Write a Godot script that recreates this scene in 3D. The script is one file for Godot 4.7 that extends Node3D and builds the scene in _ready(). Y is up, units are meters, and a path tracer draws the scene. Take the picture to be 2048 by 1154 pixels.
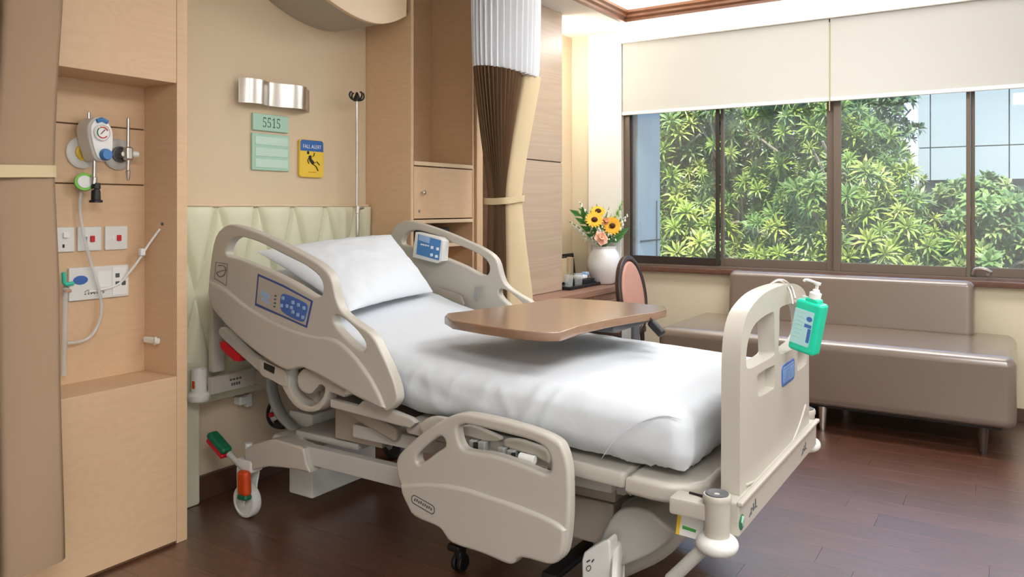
extends Node3D
# A hospital room: bed with raised backrest, overbed table, maple wall units, window onto trees.
# Axes: the head wall lies at x = -2.93, the window wall at z = -5.43, floor at y = 0.

class MB:  # collects triangles, counter-clockwise seen from outside
	var t := PackedVector3Array()
	var u := PackedVector2Array()
	var xf := Transform3D()
	var crease := 42.0
	func tri(a: Vector3, b: Vector3, c: Vector3) -> void:
		t.append(xf * a)
		if xf.basis.determinant() < 0.0:
			t.append(xf * c)
			t.append(xf * b)
		else:
			t.append(xf * b)
			t.append(xf * c)
	func quad(a: Vector3, b: Vector3, c: Vector3, d: Vector3) -> void:
		tri(a, b, c)
		tri(a, c, d)
	func mesh() -> ArrayMesh:
		var n := t.size()
		var fn := PackedVector3Array()
		var by := {}
		var keys := []
		keys.resize(n)
		for i in range(0, n, 3):
			fn.append((t[i + 1] - t[i]).cross(t[i + 2] - t[i]))
			for k in 3:
				var key := Vector3i((t[i + k] * 20000.0).round())
				keys[i + k] = key
				if by.has(key):
					by[key].append(i / 3)
				else:
					by[key] = [i / 3]
		var unit := PackedVector3Array()
		for v in fn:
			unit.append(v.normalized())
		var lim := cos(deg_to_rad(crease))
		var vs := PackedVector3Array()
		var ns := PackedVector3Array()
		var us := PackedVector2Array()
		for i in range(0, n, 3):
			var f := i / 3
			if fn[f].length_squared() < 1e-18:
				continue
			for k in [0, 2, 1]:
				var s := Vector3.ZERO
				for g in by[keys[i + k]]:
					if unit[g].dot(unit[f]) > lim:
						s += fn[g]
				vs.append(t[i + k])
				ns.append(s.normalized())
				if u.size() == n:
					us.append(u[i + k])
		var arr := []
		arr.resize(Mesh.ARRAY_MAX)
		arr[Mesh.ARRAY_VERTEX] = vs
		arr[Mesh.ARRAY_NORMAL] = ns
		if us.size() == vs.size():
			arr[Mesh.ARRAY_TEX_UV] = us
		var am := ArrayMesh.new()
		am.add_surface_from_arrays(Mesh.PRIMITIVE_TRIANGLES, arr)
		return am

var M := {}
var rng := RandomNumberGenerator.new()
var taken := {}

# ---------------------------------------------------------------- scene tree helpers
func numbered(called: String) -> String:
	if not taken.has(called):
		taken[called] = 0
		return called
	taken[called] += 1
	return "%s_%03d" % [called, taken[called]]

func tag(o: Node, label: String, category: String, group := "") -> void:
	o.set_meta("label", label)
	o.set_meta("category", category)
	if group:
		o.set_meta("group", group)

func thing(called: String, label: String, category: String, at := Vector3.ZERO, group := "") -> Node3D:
	var o := Node3D.new()
	o.name = numbered(called)
	add_child(o)
	o.position = at
	tag(o, label, category, group)
	return o

func origin_of(o: Node) -> Vector3:
	var p := Vector3.ZERO
	while o != self and o is Node3D:
		p += (o as Node3D).position
		o = o.get_parent()
	return p

func part(called: String, m, material: Material, parent: Node = null) -> MeshInstance3D:
	var o := MeshInstance3D.new()
	o.mesh = m.mesh() if m is MB else m
	o.material_override = material
	if parent == null or parent == self:
		o.name = numbered(called)
		add_child(o)
	else:
		o.name = called
		parent.add_child(o, true)
		o.position = -origin_of(parent)
	return o

func struct(called: String, m, material: Material) -> MeshInstance3D:
	var o := part(called, m, material)
	o.set_meta("kind", "structure")
	return o

func single(called: String, m, material: Material, label: String, category: String, group := "") -> MeshInstance3D:
	var o := part(called, m, material)
	tag(o, label, category, group)
	return o

func copy_of(root: Node3D, at: Vector3, label: String, turn := 0.0) -> Node3D:
	var r: Node3D = root.duplicate()
	r.name = numbered(String(root.name).get_slice("_0", 0))
	add_child(r)
	r.position = at
	r.rotation.y = turn
	r.set_meta("label", label)
	return r

# ---------------------------------------------------------------- curves
func P(flat: Array) -> PackedVector2Array:
	var o := PackedVector2Array()
	for i in range(0, flat.size(), 2):
		o.append(Vector2(flat[i], flat[i + 1]))
	return o

func cr2(a: PackedVector2Array, n := 3, closed := true) -> PackedVector2Array:
	var o := PackedVector2Array()
	var c := a.size()
	for i in (c if closed else c - 1):
		var p0 := a[(i - 1 + c) % c] if closed or i > 0 else a[i]
		var p3 := a[(i + 2) % c] if closed or i + 2 < c else a[mini(i + 1, c - 1)]
		for k in n:
			o.append(a[i].cubic_interpolate(a[(i + 1) % c], p0, p3, float(k) / n))
	if not closed:
		o.append(a[c - 1])
	return o

func cr3(a: Array, n := 4, closed := false) -> Array:
	var o := []
	var c := a.size()
	for i in (c if closed else c - 1):
		var p0: Vector3 = a[(i - 1 + c) % c] if closed or i > 0 else a[i]
		var p3: Vector3 = a[(i + 2) % c] if closed or i + 2 < c else a[mini(i + 1, c - 1)]
		for k in n:
			o.append((a[i] as Vector3).cubic_interpolate(a[(i + 1) % c], p0, p3, float(k) / n))
	if not closed:
		o.append(a[c - 1])
	return o

func rrect(w: float, h: float, r: float, n := 4, c := Vector2.ZERO) -> PackedVector2Array:
	var o := PackedVector2Array()
	for q in 4:
		var s := Vector2([1, -1, -1, 1][q] * (w / 2 - r), [1, 1, -1, -1][q] * (h / 2 - r))
		for k in n + 1:
			var a := PI / 2 * (q + float(k) / n)
			o.append(c + s + Vector2(cos(a), sin(a)) * r)
	return o

func oval(rx: float, ry: float, n := 24, c := Vector2.ZERO) -> PackedVector2Array:
	var o := PackedVector2Array()
	for k in n:
		o.append(c + Vector2(cos(TAU * k / n) * rx, sin(TAU * k / n) * ry))
	return o

# ---------------------------------------------------------------- solids
func cuts(half: float, r: float, seg: int, step: float) -> Array:
	var o := []
	var inner := half - r
	if r > 0.0:
		for i in seg:
			o.append(-inner - r * tan(PI / 4 * (1.0 - float(i) / seg)))
	var n := maxi(1, int(ceil(2.0 * inner / step)))
	for i in n + 1:
		o.append(-inner + 2.0 * inner * i / n)
	if r > 0.0:
		for i in seg:
			o.append(inner + r * tan(PI / 4 * float(i + 1) / seg))
	return o

func rbox(m: MB, c: Vector3, s: Vector3, r: float, seg := 3, step := 9.0, warp = null) -> void:
	var h := s / 2
	r = minf(r, minf(h.x, minf(h.y, h.z)) * 0.999)
	for ax in 3:
		var ua := (ax + 1) % 3
		var va := (ax + 2) % 3
		var us := cuts(h[ua], r, seg, step)
		var vs := cuts(h[va], r, seg, step)
		for sg in [-1.0, 1.0]:
			var rows := []
			for a in us:
				var row := PackedVector3Array()
				for b in vs:
					var p := Vector3.ZERO
					p[ax] = sg * h[ax]
					p[ua] = a
					p[va] = b
					var q := p.clamp(-(h - Vector3.ONE * r), h - Vector3.ONE * r)
					var d := (p - q).normalized()
					var w := c + q + d * r
					if warp != null:
						w = warp.call(w, d)
					row.append(w)
				rows.append(row)
			for i in us.size() - 1:
				for j in vs.size() - 1:
					if sg > 0:
						m.quad(rows[i][j], rows[i + 1][j], rows[i + 1][j + 1], rows[i][j + 1])
					else:
						m.quad(rows[i][j], rows[i][j + 1], rows[i + 1][j + 1], rows[i + 1][j])

func bx(m: MB, x0: float, x1: float, y0: float, y1: float, z0: float, z1: float, b := 0.003) -> void:
	rbox(m, Vector3(x0 + x1, y0 + y1, z0 + z1) / 2, Vector3(absf(x1 - x0), absf(y1 - y0), absf(z1 - z0)), b, 1)

func ccw(a: PackedVector2Array) -> PackedVector2Array:
	if Geometry2D.is_polygon_clockwise(a):
		a = a.duplicate()
		a.reverse()
	return a

func inset(a: PackedVector2Array, d: float) -> PackedVector2Array:  # towards the left of the walk
	var o := PackedVector2Array()
	var c := a.size()
	for i in c:
		var e1 := (a[i] - a[(i - 1 + c) % c]).normalized()
		var e2 := (a[(i + 1) % c] - a[i]).normalized()
		var n := Vector2(-e1.y - e2.y, e1.x + e2.x)
		if n.length() < 1e-6:
			n = Vector2(-e1.y, e1.x)
		n = n.normalized()
		o.append(a[i] + n * d / maxf(0.6, n.dot(Vector2(-e1.y, e1.x))))
	return o

func cap_indices(outer: PackedVector2Array, holes: Array) -> Array:  # [points, triangles]
	var poly := outer.duplicate()
	var hs := holes.duplicate()
	hs.sort_custom(func(a, b): return right_of(a) > right_of(b))
	for h in hs:
		var hi := 0
		for i in h.size():
			if h[i].x > h[hi].x:
				hi = i
		var best := -1
		var bd := 1e9
		for i in poly.size():
			var d: float = poly[i].distance_to(h[hi])
			if d < bd and poly[i].x > h[hi].x:
				var ok := true
				for j in poly.size():
					if j != i and (j + 1) % poly.size() != i and Geometry2D.segment_intersects_segment(h[hi], poly[i], poly[j], poly[(j + 1) % poly.size()]) != null:
						ok = false
						break
				if ok:
					bd = d
					best = i
		if best < 0:
			continue
		var e: Vector2 = (poly[best] - h[hi]).normalized().orthogonal() * 2e-5
		var np := PackedVector2Array()
		for i in best + 1:
			np.append(poly[i] + (e if i == best else Vector2.ZERO))
		for i in h.size():
			np.append(h[(hi + i) % h.size()] + (e if i == 0 else Vector2.ZERO))
		np.append(h[hi] - e)
		np.append(poly[best] - e)
		for i in range(best + 1, poly.size()):
			np.append(poly[i])
		poly = np
	var tr := Geometry2D.triangulate_polygon(poly)
	return [poly, tr]

func right_of(a: PackedVector2Array) -> float:
	var x := -1e9
	for p in a:
		x = maxf(x, p.x)
	return x

# A plate with rounded edges: outline in (u, v), thickness along w from w0 to w1.
func plate(m: MB, outer: PackedVector2Array, holes: Array, w0: float, w1: float, r := 0.003, steps := 2) -> void:
	outer = ccw(outer)
	var hs := []
	for h in holes:
		var g := ccw(h)
		g.reverse()
		hs.append(g)
	r = minf(r, absf(w1 - w0) * 0.499)
	var ct := []
	for attempt in 6:
		var ho := []
		for h in hs:
			ho.append(inset(h, r))
		ct = cap_indices(inset(outer, r), ho)
		if not ct[1].is_empty():
			break
		r = r * 0.6 if attempt < 4 else 0.0
		if attempt == 5:
			push_warning("a plate could not be capped")
	var prof := []
	for k in steps + 1:
		var a := PI / 2 * k / steps
		prof.append(Vector2(r * (1.0 - sin(a)), w0 + r * (1.0 - cos(a))))
	for k in steps + 1:
		var a := PI / 2 * k / steps
		prof.append(Vector2(r * (1.0 - cos(a)), w1 - r + r * sin(a)))
	var loops := [outer]
	loops.append_array(hs)
	for l in loops:
		var rings := []
		for q in prof:
			rings.append(inset(l, q.x))
		for k in prof.size() - 1:
			for i in l.size():
				var j: int = (i + 1) % l.size()
				m.quad(v3(rings[k][i], prof[k].y), v3(rings[k][j], prof[k].y), v3(rings[k + 1][j], prof[k + 1].y), v3(rings[k + 1][i], prof[k + 1].y))
	var p: PackedVector2Array = ct[0]
	for i in range(0, ct[1].size(), 3):
		var a: Vector2 = p[ct[1][i]]
		var b: Vector2 = p[ct[1][i + 1]]
		var c: Vector2 = p[ct[1][i + 2]]
		if (b - a).cross(c - a) < 0:
			var q := b
			b = c
			c = q
		m.tri(v3(a, w1), v3(b, w1), v3(c, w1))
		m.tri(v3(a, w0), v3(c, w0), v3(b, w0))

func v3(a: Vector2, w: float) -> Vector3:
	return Vector3(a.x, a.y, w)

const FACE_X := Transform3D(Basis(Vector3(0, 0, 1), Vector3(0, 1, 0), Vector3(1, 0, 0)), Vector3.ZERO)  # (u, v, w) = (z, y, x)
const FACE_Y := Transform3D(Basis(Vector3(1, 0, 0), Vector3(0, 0, 1), Vector3(0, 1, 0)), Vector3.ZERO)  # (u, v, w) = (x, z, y)

func tube(m: MB, pts: Array, r: float, seg := 10, closed := false, flat := 1.0, radii := []) -> void:
	var n := pts.size()
	var rings := []
	var up := Vector3.UP
	var d0: Vector3 = (pts[1] - pts[0]).normalized()
	if absf(d0.dot(up)) > 0.9:
		up = Vector3.RIGHT
	var side := d0.cross(up).normalized()
	for i in n:
		var a: Vector3 = pts[(i - 1 + n) % n] if closed or i > 0 else pts[i]
		var b: Vector3 = pts[(i + 1) % n] if closed or i < n - 1 else pts[i]
		var d := (b - a).normalized()
		side = (side - d * side.dot(d)).normalized()
		var nrm := side.cross(d)
		var rr: float = r * (radii[i] if radii.size() == n else 1.0)
		var ring := PackedVector3Array()
		for k in seg:
			var an := TAU * k / seg
			ring.append(pts[i] + side * cos(an) * rr + nrm * sin(an) * rr * flat)
		rings.append(ring)
	for i in (n if closed else n - 1):
		var j := (i + 1) % n
		for k in seg:
			var l := (k + 1) % seg
			m.quad(rings[i][k], rings[j][k], rings[j][l], rings[i][l])
	if not closed:
		for e in [0, n - 1]:
			var d: Vector3 = (pts[e] - pts[1 if e == 0 else n - 2]).normalized()
			var rr: float = r * (radii[e] if radii.size() == n else 1.0)
			var tip: Vector3 = pts[e] + d * rr * 0.35
			var mid := PackedVector3Array()
			for k in seg:
				mid.append(pts[e] + (rings[e][k] - pts[e]) * 0.75 + d * rr * 0.25)
			for k in seg:
				var l := (k + 1) % seg
				if e == 0:
					m.quad(rings[e][l], mid[l], mid[k], rings[e][k])
					m.tri(mid[l], tip, mid[k])
				else:
					m.quad(rings[e][k], mid[k], mid[l], rings[e][l])
					m.tri(mid[k], tip, mid[l])

func cyl(m: MB, a: Vector3, b: Vector3, r: float, seg := 20, bev := 0.1) -> void:  # straight, flat ends with a bevel
	var d := (b - a).normalized()
	lathe_on(m, a, d, [Vector2(0, 0), Vector2(r * (1 - bev), 0), Vector2(r, r * bev), Vector2(r, a.distance_to(b) - r * bev), Vector2(r * (1 - bev), a.distance_to(b)), Vector2(0, a.distance_to(b))], seg)

func lathe_on(m: MB, at: Vector3, axis: Vector3, prof: Array, seg := 24) -> void:  # profile (radius, along) from start to end
	axis = axis.normalized()
	var s := axis.cross(Vector3.RIGHT if absf(axis.x) < 0.8 else Vector3.UP).normalized()
	var q := axis.cross(s)
	for i in prof.size() - 1:
		for k in seg:
			var a0 := TAU * k / seg
			var a1 := TAU * (k + 1) / seg
			var e0 := s * cos(a0) + q * sin(a0)
			var e1 := s * cos(a1) + q * sin(a1)
			var p00: Vector3 = at + axis * prof[i].y + e0 * prof[i].x
			var p01: Vector3 = at + axis * prof[i].y + e1 * prof[i].x
			var p10: Vector3 = at + axis * prof[i + 1].y + e0 * prof[i + 1].x
			var p11: Vector3 = at + axis * prof[i + 1].y + e1 * prof[i + 1].x
			if prof[i].x > 1e-6:
				m.tri(p00, p01, p11)
			if prof[i + 1].x > 1e-6:
				m.tri(p00, p11, p10)

func ball(m: MB, c: Vector3, r: Vector3, seg := 14) -> void:
	var n := seg / 2
	for i in n:
		for k in seg:
			var p := []
			for ij in [[i, k], [i, k + 1], [i + 1, k + 1], [i + 1, k]]:
				var a: float = PI * ij[0] / n
				var b: float = TAU * ij[1] / seg
				p.append(c + Vector3(sin(a) * cos(b), -cos(a), sin(a) * sin(b)) * r)
			if i > 0:
				m.tri(p[0], p[2], p[1])
			if i < n - 1:
				m.tri(p[0], p[3], p[2])

func lettering(text: String, size: float, material: Material, where: Transform3D, parent: Node, called := "lettering", serif := false) -> MeshInstance3D:
	var tm := TextMesh.new()
	tm.text = text
	var f := SystemFont.new()
	f.font_names = PackedStringArray(["Droid Serif" if serif else "Droid Sans"])
	tm.font = f
	tm.font_size = 32
	tm.pixel_size = size / 23.0
	tm.depth = 0.0012
	var o := MeshInstance3D.new()
	o.mesh = tm
	o.material_override = material
	o.name = called
	parent.add_child(o, true)
	where.origin -= origin_of(parent)
	o.transform = where
	return o

const TO_X := Basis(Vector3(0, 0, -1), Vector3(0, 1, 0), Vector3(1, 0, 0))  # lettering that faces +x
const TO_Z := Basis(Vector3(1, 0, 0), Vector3(0, 1, 0), Vector3(0, 0, 1))

# ---------------------------------------------------------------- materials
func mat(c: Color, rough := 0.5, metal := 0.0, spec := 0.5) -> StandardMaterial3D:
	var m := StandardMaterial3D.new()
	m.albedo_color = c
	m.roughness = rough
	m.metallic = metal
	m.metallic_specular = spec
	return m

func rgb8(r: float, g: float, b: float) -> Color:
	return Color(r / 255.0, g / 255.0, b / 255.0)

func grain_image(seed_: int, w: int, h: int, stretch: float, bands: float, fine: float) -> Image:  # grey wood grain along u
	var n := FastNoiseLite.new()
	n.seed = seed_
	n.frequency = 0.01
	n.fractal_octaves = 3
	var n2 := FastNoiseLite.new()
	n2.seed = seed_ + 7
	n2.frequency = 0.05
	var im := Image.create(w, h, true, Image.FORMAT_RGB8)
	for y in h:
		var a := TAU * y / h
		for x in w:
			var b := TAU * x / w
			var k := 40.0 * n.get_noise_3d(cos(a) * bands, sin(a) * bands, cos(b) * stretch + sin(b) * stretch * 0.5)
			var v := 0.5 + 0.5 * sin(k)
			var f := n2.get_noise_3d(cos(a) * h * 0.9, sin(a) * h * 0.9, sin(b) * stretch * 0.5) * 0.5 + 0.5
			var s := clampf(lerpf(v, f, fine), 0, 1)
			im.set_pixel(x, y, Color(s, s, s))
	return im

func tinted(im: Image, a: Color, b: Color) -> ImageTexture:
	var o := Image.create(im.get_width(), im.get_height(), true, Image.FORMAT_RGB8)
	for y in im.get_height():
		for x in im.get_width():
			o.set_pixel(x, y, a.lerp(b, im.get_pixel(x, y).r))
	return ImageTexture.create_from_image(o)

func wood(im: Image, a: Color, b: Color, scale: Vector3, rough: float, spec := 0.5) -> StandardMaterial3D:
	var m := mat(Color.WHITE, rough, 0.0, spec)
	m.albedo_texture = tinted(im, a, b)
	m.uv1_triplanar = true
	m.uv1_scale = scale
	m.uv1_triplanar_sharpness = 8.0
	return m

func noise_bump(m: StandardMaterial3D, freq: float, depth: float, scale: float, seed_ := 3) -> void:
	var nt := NoiseTexture2D.new()
	nt.width = 256
	nt.height = 256
	nt.seamless = true
	var n := FastNoiseLite.new()
	n.seed = seed_
	n.frequency = freq
	n.fractal_octaves = 3
	nt.noise = n
	m.heightmap_enabled = true
	m.heightmap_texture = nt
	m.heightmap_scale = depth
	m.uv1_triplanar = true
	m.uv1_scale = Vector3.ONE * scale

func make_materials() -> void:
	var g1 := grain_image(11, 256, 256, 30.0, 60.0, 0.6)
	var g2 := grain_image(29, 256, 256, 22.0, 34.0, 0.35)
	M.cord = mat(rgb8(178, 172, 128), 0.7)
	M.maple = wood(g1, rgb8(213, 179, 142), rgb8(221, 188, 152), Vector3(0.9, 0.9, 0.9), 0.42)
	M.maple_edge = mat(rgb8(224, 198, 164), 0.4)
	M.maple_dark = mat(rgb8(120, 88, 60), 0.6)
	M.column = wood(g2, rgb8(176, 153, 130), rgb8(188, 166, 143), Vector3(0.25, 1.6, 0.25), 0.36, 0.6)
	M.desk = wood(g2, rgb8(134, 98, 80), rgb8(158, 120, 100), Vector3(0.8, 1.6, 0.8), 0.35)
	M.table = wood(g1, rgb8(138, 108, 86), rgb8(150, 119, 96), Vector3(1.2, 1.2, 1.2), 0.2, 0.7)
	for i in 4:
		var s: float = [0.93, 1.0, 1.06, 0.97][i]
		M["plank%d" % i] = wood(g2, rgb8(70, 40, 27) * Color(s, s, s), rgb8(106, 64, 43) * Color(s, s, s), Vector3(0.7, 1.0, 3.0), 0.36, 0.75)
		M["plank%d" % i].clearcoat_enabled = true
		M["plank%d" % i].clearcoat = 1.0
		M["plank%d" % i].clearcoat_roughness = 0.36
	M.joint = mat(rgb8(40, 24, 18), 0.7)
	M.trim = wood(g1, rgb8(112, 72, 48), rgb8(134, 90, 62), Vector3(1, 1, 1), 0.4)
	M.skirting = mat(rgb8(84, 56, 40), 0.45)
	M.wallpaper = mat(rgb8(218, 198, 168), 0.7)
	noise_bump(M.wallpaper, 0.08, 0.02, 6.0)
	M.wall = mat(rgb8(222, 210, 182), 0.75)
	M.white_wall = mat(rgb8(240, 238, 232), 0.7)
	M.ceiling = mat(rgb8(244, 243, 240), 0.8)
	M.leatherette = mat(rgb8(218, 217, 190), 0.42)
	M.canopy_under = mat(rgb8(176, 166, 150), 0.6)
	M.frame = mat(rgb8(112, 98, 86), 0.45, 0.2)
	M.frame_dark = mat(rgb8(56, 46, 42), 0.5, 0.2)
	M.sill = wood(g1, rgb8(96, 66, 52), rgb8(112, 80, 64), Vector3(1, 1, 1), 0.25)
	M.blind = mat(rgb8(196, 195, 187), 0.85)
	M.blind.backlight_enabled = true
	M.blind.backlight = Color(0.1, 0.1, 0.09)
	M.glass = mat(Color(0.9, 0.96, 0.94, 0.05), 0.02)
	M.glass.transparency = BaseMaterial3D.TRANSPARENCY_ALPHA
	M.plastic = mat(rgb8(188, 182, 171), 0.36)
	M.plastic_dim = mat(rgb8(166, 156, 142), 0.45)
	M.plastic_white = mat(rgb8(226, 226, 222), 0.35)
	M.steel_paint = mat(rgb8(190, 188, 182), 0.4)
	M.grey = mat(rgb8(150, 150, 146), 0.45)
	M.dark_grey = mat(rgb8(84, 86, 88), 0.5)
	M.black = mat(rgb8(24, 24, 26), 0.45)
	M.chrome = mat(rgb8(205, 205, 208), 0.18, 1.0)
	M.brushed = mat(rgb8(208, 204, 198), 0.3, 1.0)
	M.sheet = mat(rgb8(213, 218, 224), 0.85, 0.0, 0.3)
	M.sheet.rim_enabled = true
	M.sheet.rim = 0.2
	noise_bump(M.sheet, 0.03, 0.12, 1.6, 9)
	M.pillow = mat(rgb8(219, 224, 230), 0.85, 0.0, 0.3)
	noise_bump(M.pillow, 0.025, 0.18, 1.6, 19)
	M.leather = mat(rgb8(118, 102, 88), 0.24, 0.0, 0.75)
	M.leather.clearcoat_enabled = true
	M.leather.clearcoat = 0.7
	M.leather.clearcoat_roughness = 0.3
	M.brown_cloth = mat(rgb8(112, 88, 66), 0.9, 0.0, 0.2)
	M.cream_cloth = mat(rgb8(208, 188, 152), 0.8, 0.0, 0.25)
	M.tan_cloth = mat(rgb8(164, 138, 114), 0.8, 0.0, 0.25)
	M.net = mat(Color(0.92, 0.93, 0.95, 0.82), 0.9, 0.0, 0.2)
	M.net.transparency = BaseMaterial3D.TRANSPARENCY_ALPHA
	M.blue = mat(rgb8(62, 104, 176), 0.4)
	M.blue_dark = mat(rgb8(56, 78, 140), 0.4)
	M.screen_blue = mat(rgb8(70, 128, 190), 0.35)
	M.pale_blue = mat(rgb8(150, 178, 214), 0.4)
	M.red = mat(rgb8(205, 24, 38), 0.4)
	M.orange = mat(rgb8(206, 74, 24), 0.4)
	M.green = mat(rgb8(24, 110, 76), 0.45)
	M.lime = mat(rgb8(120, 200, 60), 0.4)
	M.yellow = mat(rgb8(238, 200, 60), 0.35)
	M.sign_blue = mat(rgb8(40, 98, 170), 0.3)
	M.turquoise = mat(rgb8(48, 196, 168), 0.4)
	M.mint = mat(rgb8(168, 208, 186), 0.25)
	M.mint_strip = mat(rgb8(194, 222, 206), 0.3)
	M.ink = mat(rgb8(50, 92, 76), 0.5)
	M.ink_black = mat(rgb8(20, 20, 18), 0.5)
	M.white = mat(rgb8(238, 238, 236), 0.4)
	M.pink_cloth = mat(rgb8(196, 146, 128), 0.45)
	M.chair_wood = mat(rgb8(62, 48, 42), 0.3)
	M.clear = mat(Color(0.9, 0.92, 0.92, 0.35), 0.15)
	M.clear.transparency = BaseMaterial3D.TRANSPARENCY_ALPHA
	M.ceramic = mat(rgb8(240, 240, 238), 0.2)
	M.petal = mat(rgb8(246, 184, 40), 0.6)
	M.seed = mat(rgb8(74, 46, 24), 0.9)
	M.rose = mat(rgb8(246, 190, 160), 0.6)
	M.leaf = mat(rgb8(64, 124, 52), 0.5)
	M.leaf_pale = mat(rgb8(150, 190, 96), 0.5)
	M.blossom = mat(rgb8(244, 246, 236), 0.6)
	M.net_solid = mat(rgb8(226, 229, 233), 0.9, 0.0, 0.2)
	M.tumbler = mat(Color(0.92, 0.95, 0.95, 0.18), 0.05)
	M.tumbler.transparency = BaseMaterial3D.TRANSPARENCY_ALPHA
	M.hand_rub = mat(rgb8(28, 206, 168), 0.2)
	M.rub_label = mat(rgb8(176, 218, 222), 0.4)
	M.badge_print = mat(rgb8(112, 146, 200), 0.4)
	M.shroud = mat(rgb8(168, 166, 158), 0.4)
	M.lamp_glow = mat(rgb8(255, 250, 240), 0.6)
	M.lamp_glow.emission_enabled = true
	M.lamp_glow.emission = rgb8(255, 248, 236)
	M.lamp_glow.emission_energy_multiplier = 1.5

func _ready() -> void:
	rng.seed = 5515
	# camera
	var cam := Camera3D.new()
	cam.name = "camera"
	add_child(cam)
	cam.position = Vector3(0, 1.25, 0)
	cam.rotation.y = deg_to_rad(90.0 - 57.27)
	cam.keep_aspect = Camera3D.KEEP_HEIGHT
	var size := 0.05 * 1154.0 / 1560.4
	cam.set_frustum(size, Vector2(0, -163.4 / 1154.0 * size), 0.05, 200.0)
	cam.current = true
	# sky, sun, exposure
	var sky_look := ProceduralSkyMaterial.new()
	sky_look.sky_top_color = rgb8(120, 165, 220)
	sky_look.sky_horizon_color = rgb8(214, 226, 236)
	sky_look.ground_bottom_color = rgb8(120, 118, 110)
	sky_look.ground_horizon_color = rgb8(190, 196, 196)
	sky_look.sky_energy_multiplier = 1.5
	sky_look.ground_energy_multiplier = 0.6
	var sky := Sky.new()
	sky.sky_material = sky_look
	var env := Environment.new()
	env.background_mode = Environment.BG_SKY
	env.sky = sky
	env.tonemap_mode = Environment.TONE_MAPPER_LINEAR
	env.tonemap_exposure = 1.08
	env.sdfgi_enabled = true
	env.ssao_enabled = true
	env.ssil_enabled = true
	var we := WorldEnvironment.new()
	we.name = "world"
	we.environment = env
	add_child(we)
	var sun := DirectionalLight3D.new()
	sun.name = "sun"
	add_child(sun)
	sun.look_at_from_position(Vector3(1.0, 6.2, 3.4), Vector3.ZERO)
	sun.light_color = rgb8(255, 246, 228)
	sun.light_energy = 2.3
	sun.light_angular_distance = 0.6
	sun.shadow_enabled = true
	# the room's lamps: panels in the ceiling, a light trough in the tray, a wall washer in the desk corner
	make_materials()
	ceiling_lamp("ceiling_light", "square glowing ceiling panel beyond the foot of the bed", Vector3(0.3, 2.56, -2.3), Vector2(1.2, 1.2), 4.2, rgb8(250, 251, 253))
	ceiling_lamp("ceiling_light", "square glowing ceiling panel nearest the camera", Vector3(0.6, 2.56, 0.1), Vector2(1.2, 1.2), 6.5, rgb8(250, 251, 253))
	ceiling_lamp("ceiling_light", "long glowing ceiling panel inside the tray ceiling by the window", Vector3(-0.9, 2.73, -4.3), Vector2(1.8, 0.6), 3.4, rgb8(250, 251, 255))
	cove_lamp("cove_light", "glowing strip on the tray moulding along the window side", Vector3(-0.7, 2.66, -5.02), 3.0, 0.0, 1.3)
	cove_lamp("cove_light", "glowing strip on the tray moulding along the head wall side", Vector3(-2.22, 2.66, -4.2), 1.6, PI / 2, 0.8)
	var wl := thing("corner_light", "small upright light fitting behind the wood panel in the desk corner", "lamp", Vector3(-2.76, 2.3, -4.73))
	var wm := MB.new()
	rbox(wm, Vector3(-2.76, 2.3, -4.722), Vector3(0.09, 0.4, 0.02), 0.006, 2)
	part("fitting", wm, M.white, wl)
	wm = MB.new()
	rbox(wm, Vector3(-2.76, 2.3, -4.735), Vector3(0.07, 0.38, 0.01), 0.004, 2)
	part("lamp_diffuser", wm, M.lamp_glow, wl)
	var al := AreaLight3D.new()
	al.name = "lamp_light"
	wl.add_child(al)
	al.position = Vector3(0, 0, -0.014)
	al.area_size = Vector2(0.07, 0.38)
	al.light_energy = 0.5
	al.light_color = rgb8(255, 248, 236)
	al.area_range = 8.0
	al.shadow_enabled = true
	# glowing light trough under the ceiling along the top of the window
	var pt := thing("pelmet_light", "long glowing light trough under the ceiling above the roller blinds", "lamp", Vector3(-0.65, 2.5, -5.41))
	wm = MB.new()
	rbox(wm, Vector3(-0.65, 2.532, -5.405), Vector3(3.7, 0.07, 0.02), 0.005, 2)
	part("lamp_diffuser", wm, M.lamp_glow, pt)
	al = AreaLight3D.new()
	al.name = "lamp_light"
	pt.add_child(al)
	al.position = Vector3(0, 0.032, 0.018)
	al.rotation.y = PI
	al.area_size = Vector2(3.7, 0.06)
	al.light_energy = 1.2
	al.light_color = rgb8(250, 252, 255)
	al.area_range = 8.0
	al.shadow_enabled = true
	build_room()
	build_window()
	build_outside()
	build_service_unit()
	build_head_wall()
	build_storage()
	build_desk_corner()
	build_sofa()
	build_bed()
	build_bedding()
	build_overbed_table()
	build_small_things()

func ceiling_lamp(called: String, label: String, at: Vector3, size: Vector2, energy: float, c: Color) -> void:
	var t := thing(called, label, "lamp", at)
	var m := MB.new()
	bx(m, at.x - size.x / 2 - 0.03, at.x + size.x / 2 + 0.03, at.y, at.y + 0.02, at.z - size.y / 2 - 0.03, at.z + size.y / 2 + 0.03)
	part("lamp_frame", m, M.white, t)
	m = MB.new()
	bx(m, at.x - size.x / 2, at.x + size.x / 2, at.y - 0.006, at.y + 0.004, at.z - size.y / 2, at.z + size.y / 2)
	part("lamp_diffuser", m, M.lamp_glow, t)
	var l := AreaLight3D.new()
	l.name = "lamp_light"
	t.add_child(l)
	l.position = Vector3(0, -0.012, 0)
	l.rotation.x = -PI / 2
	l.area_size = size
	l.light_energy = energy
	l.light_color = c
	l.area_range = 14.0
	l.shadow_enabled = true

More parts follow.
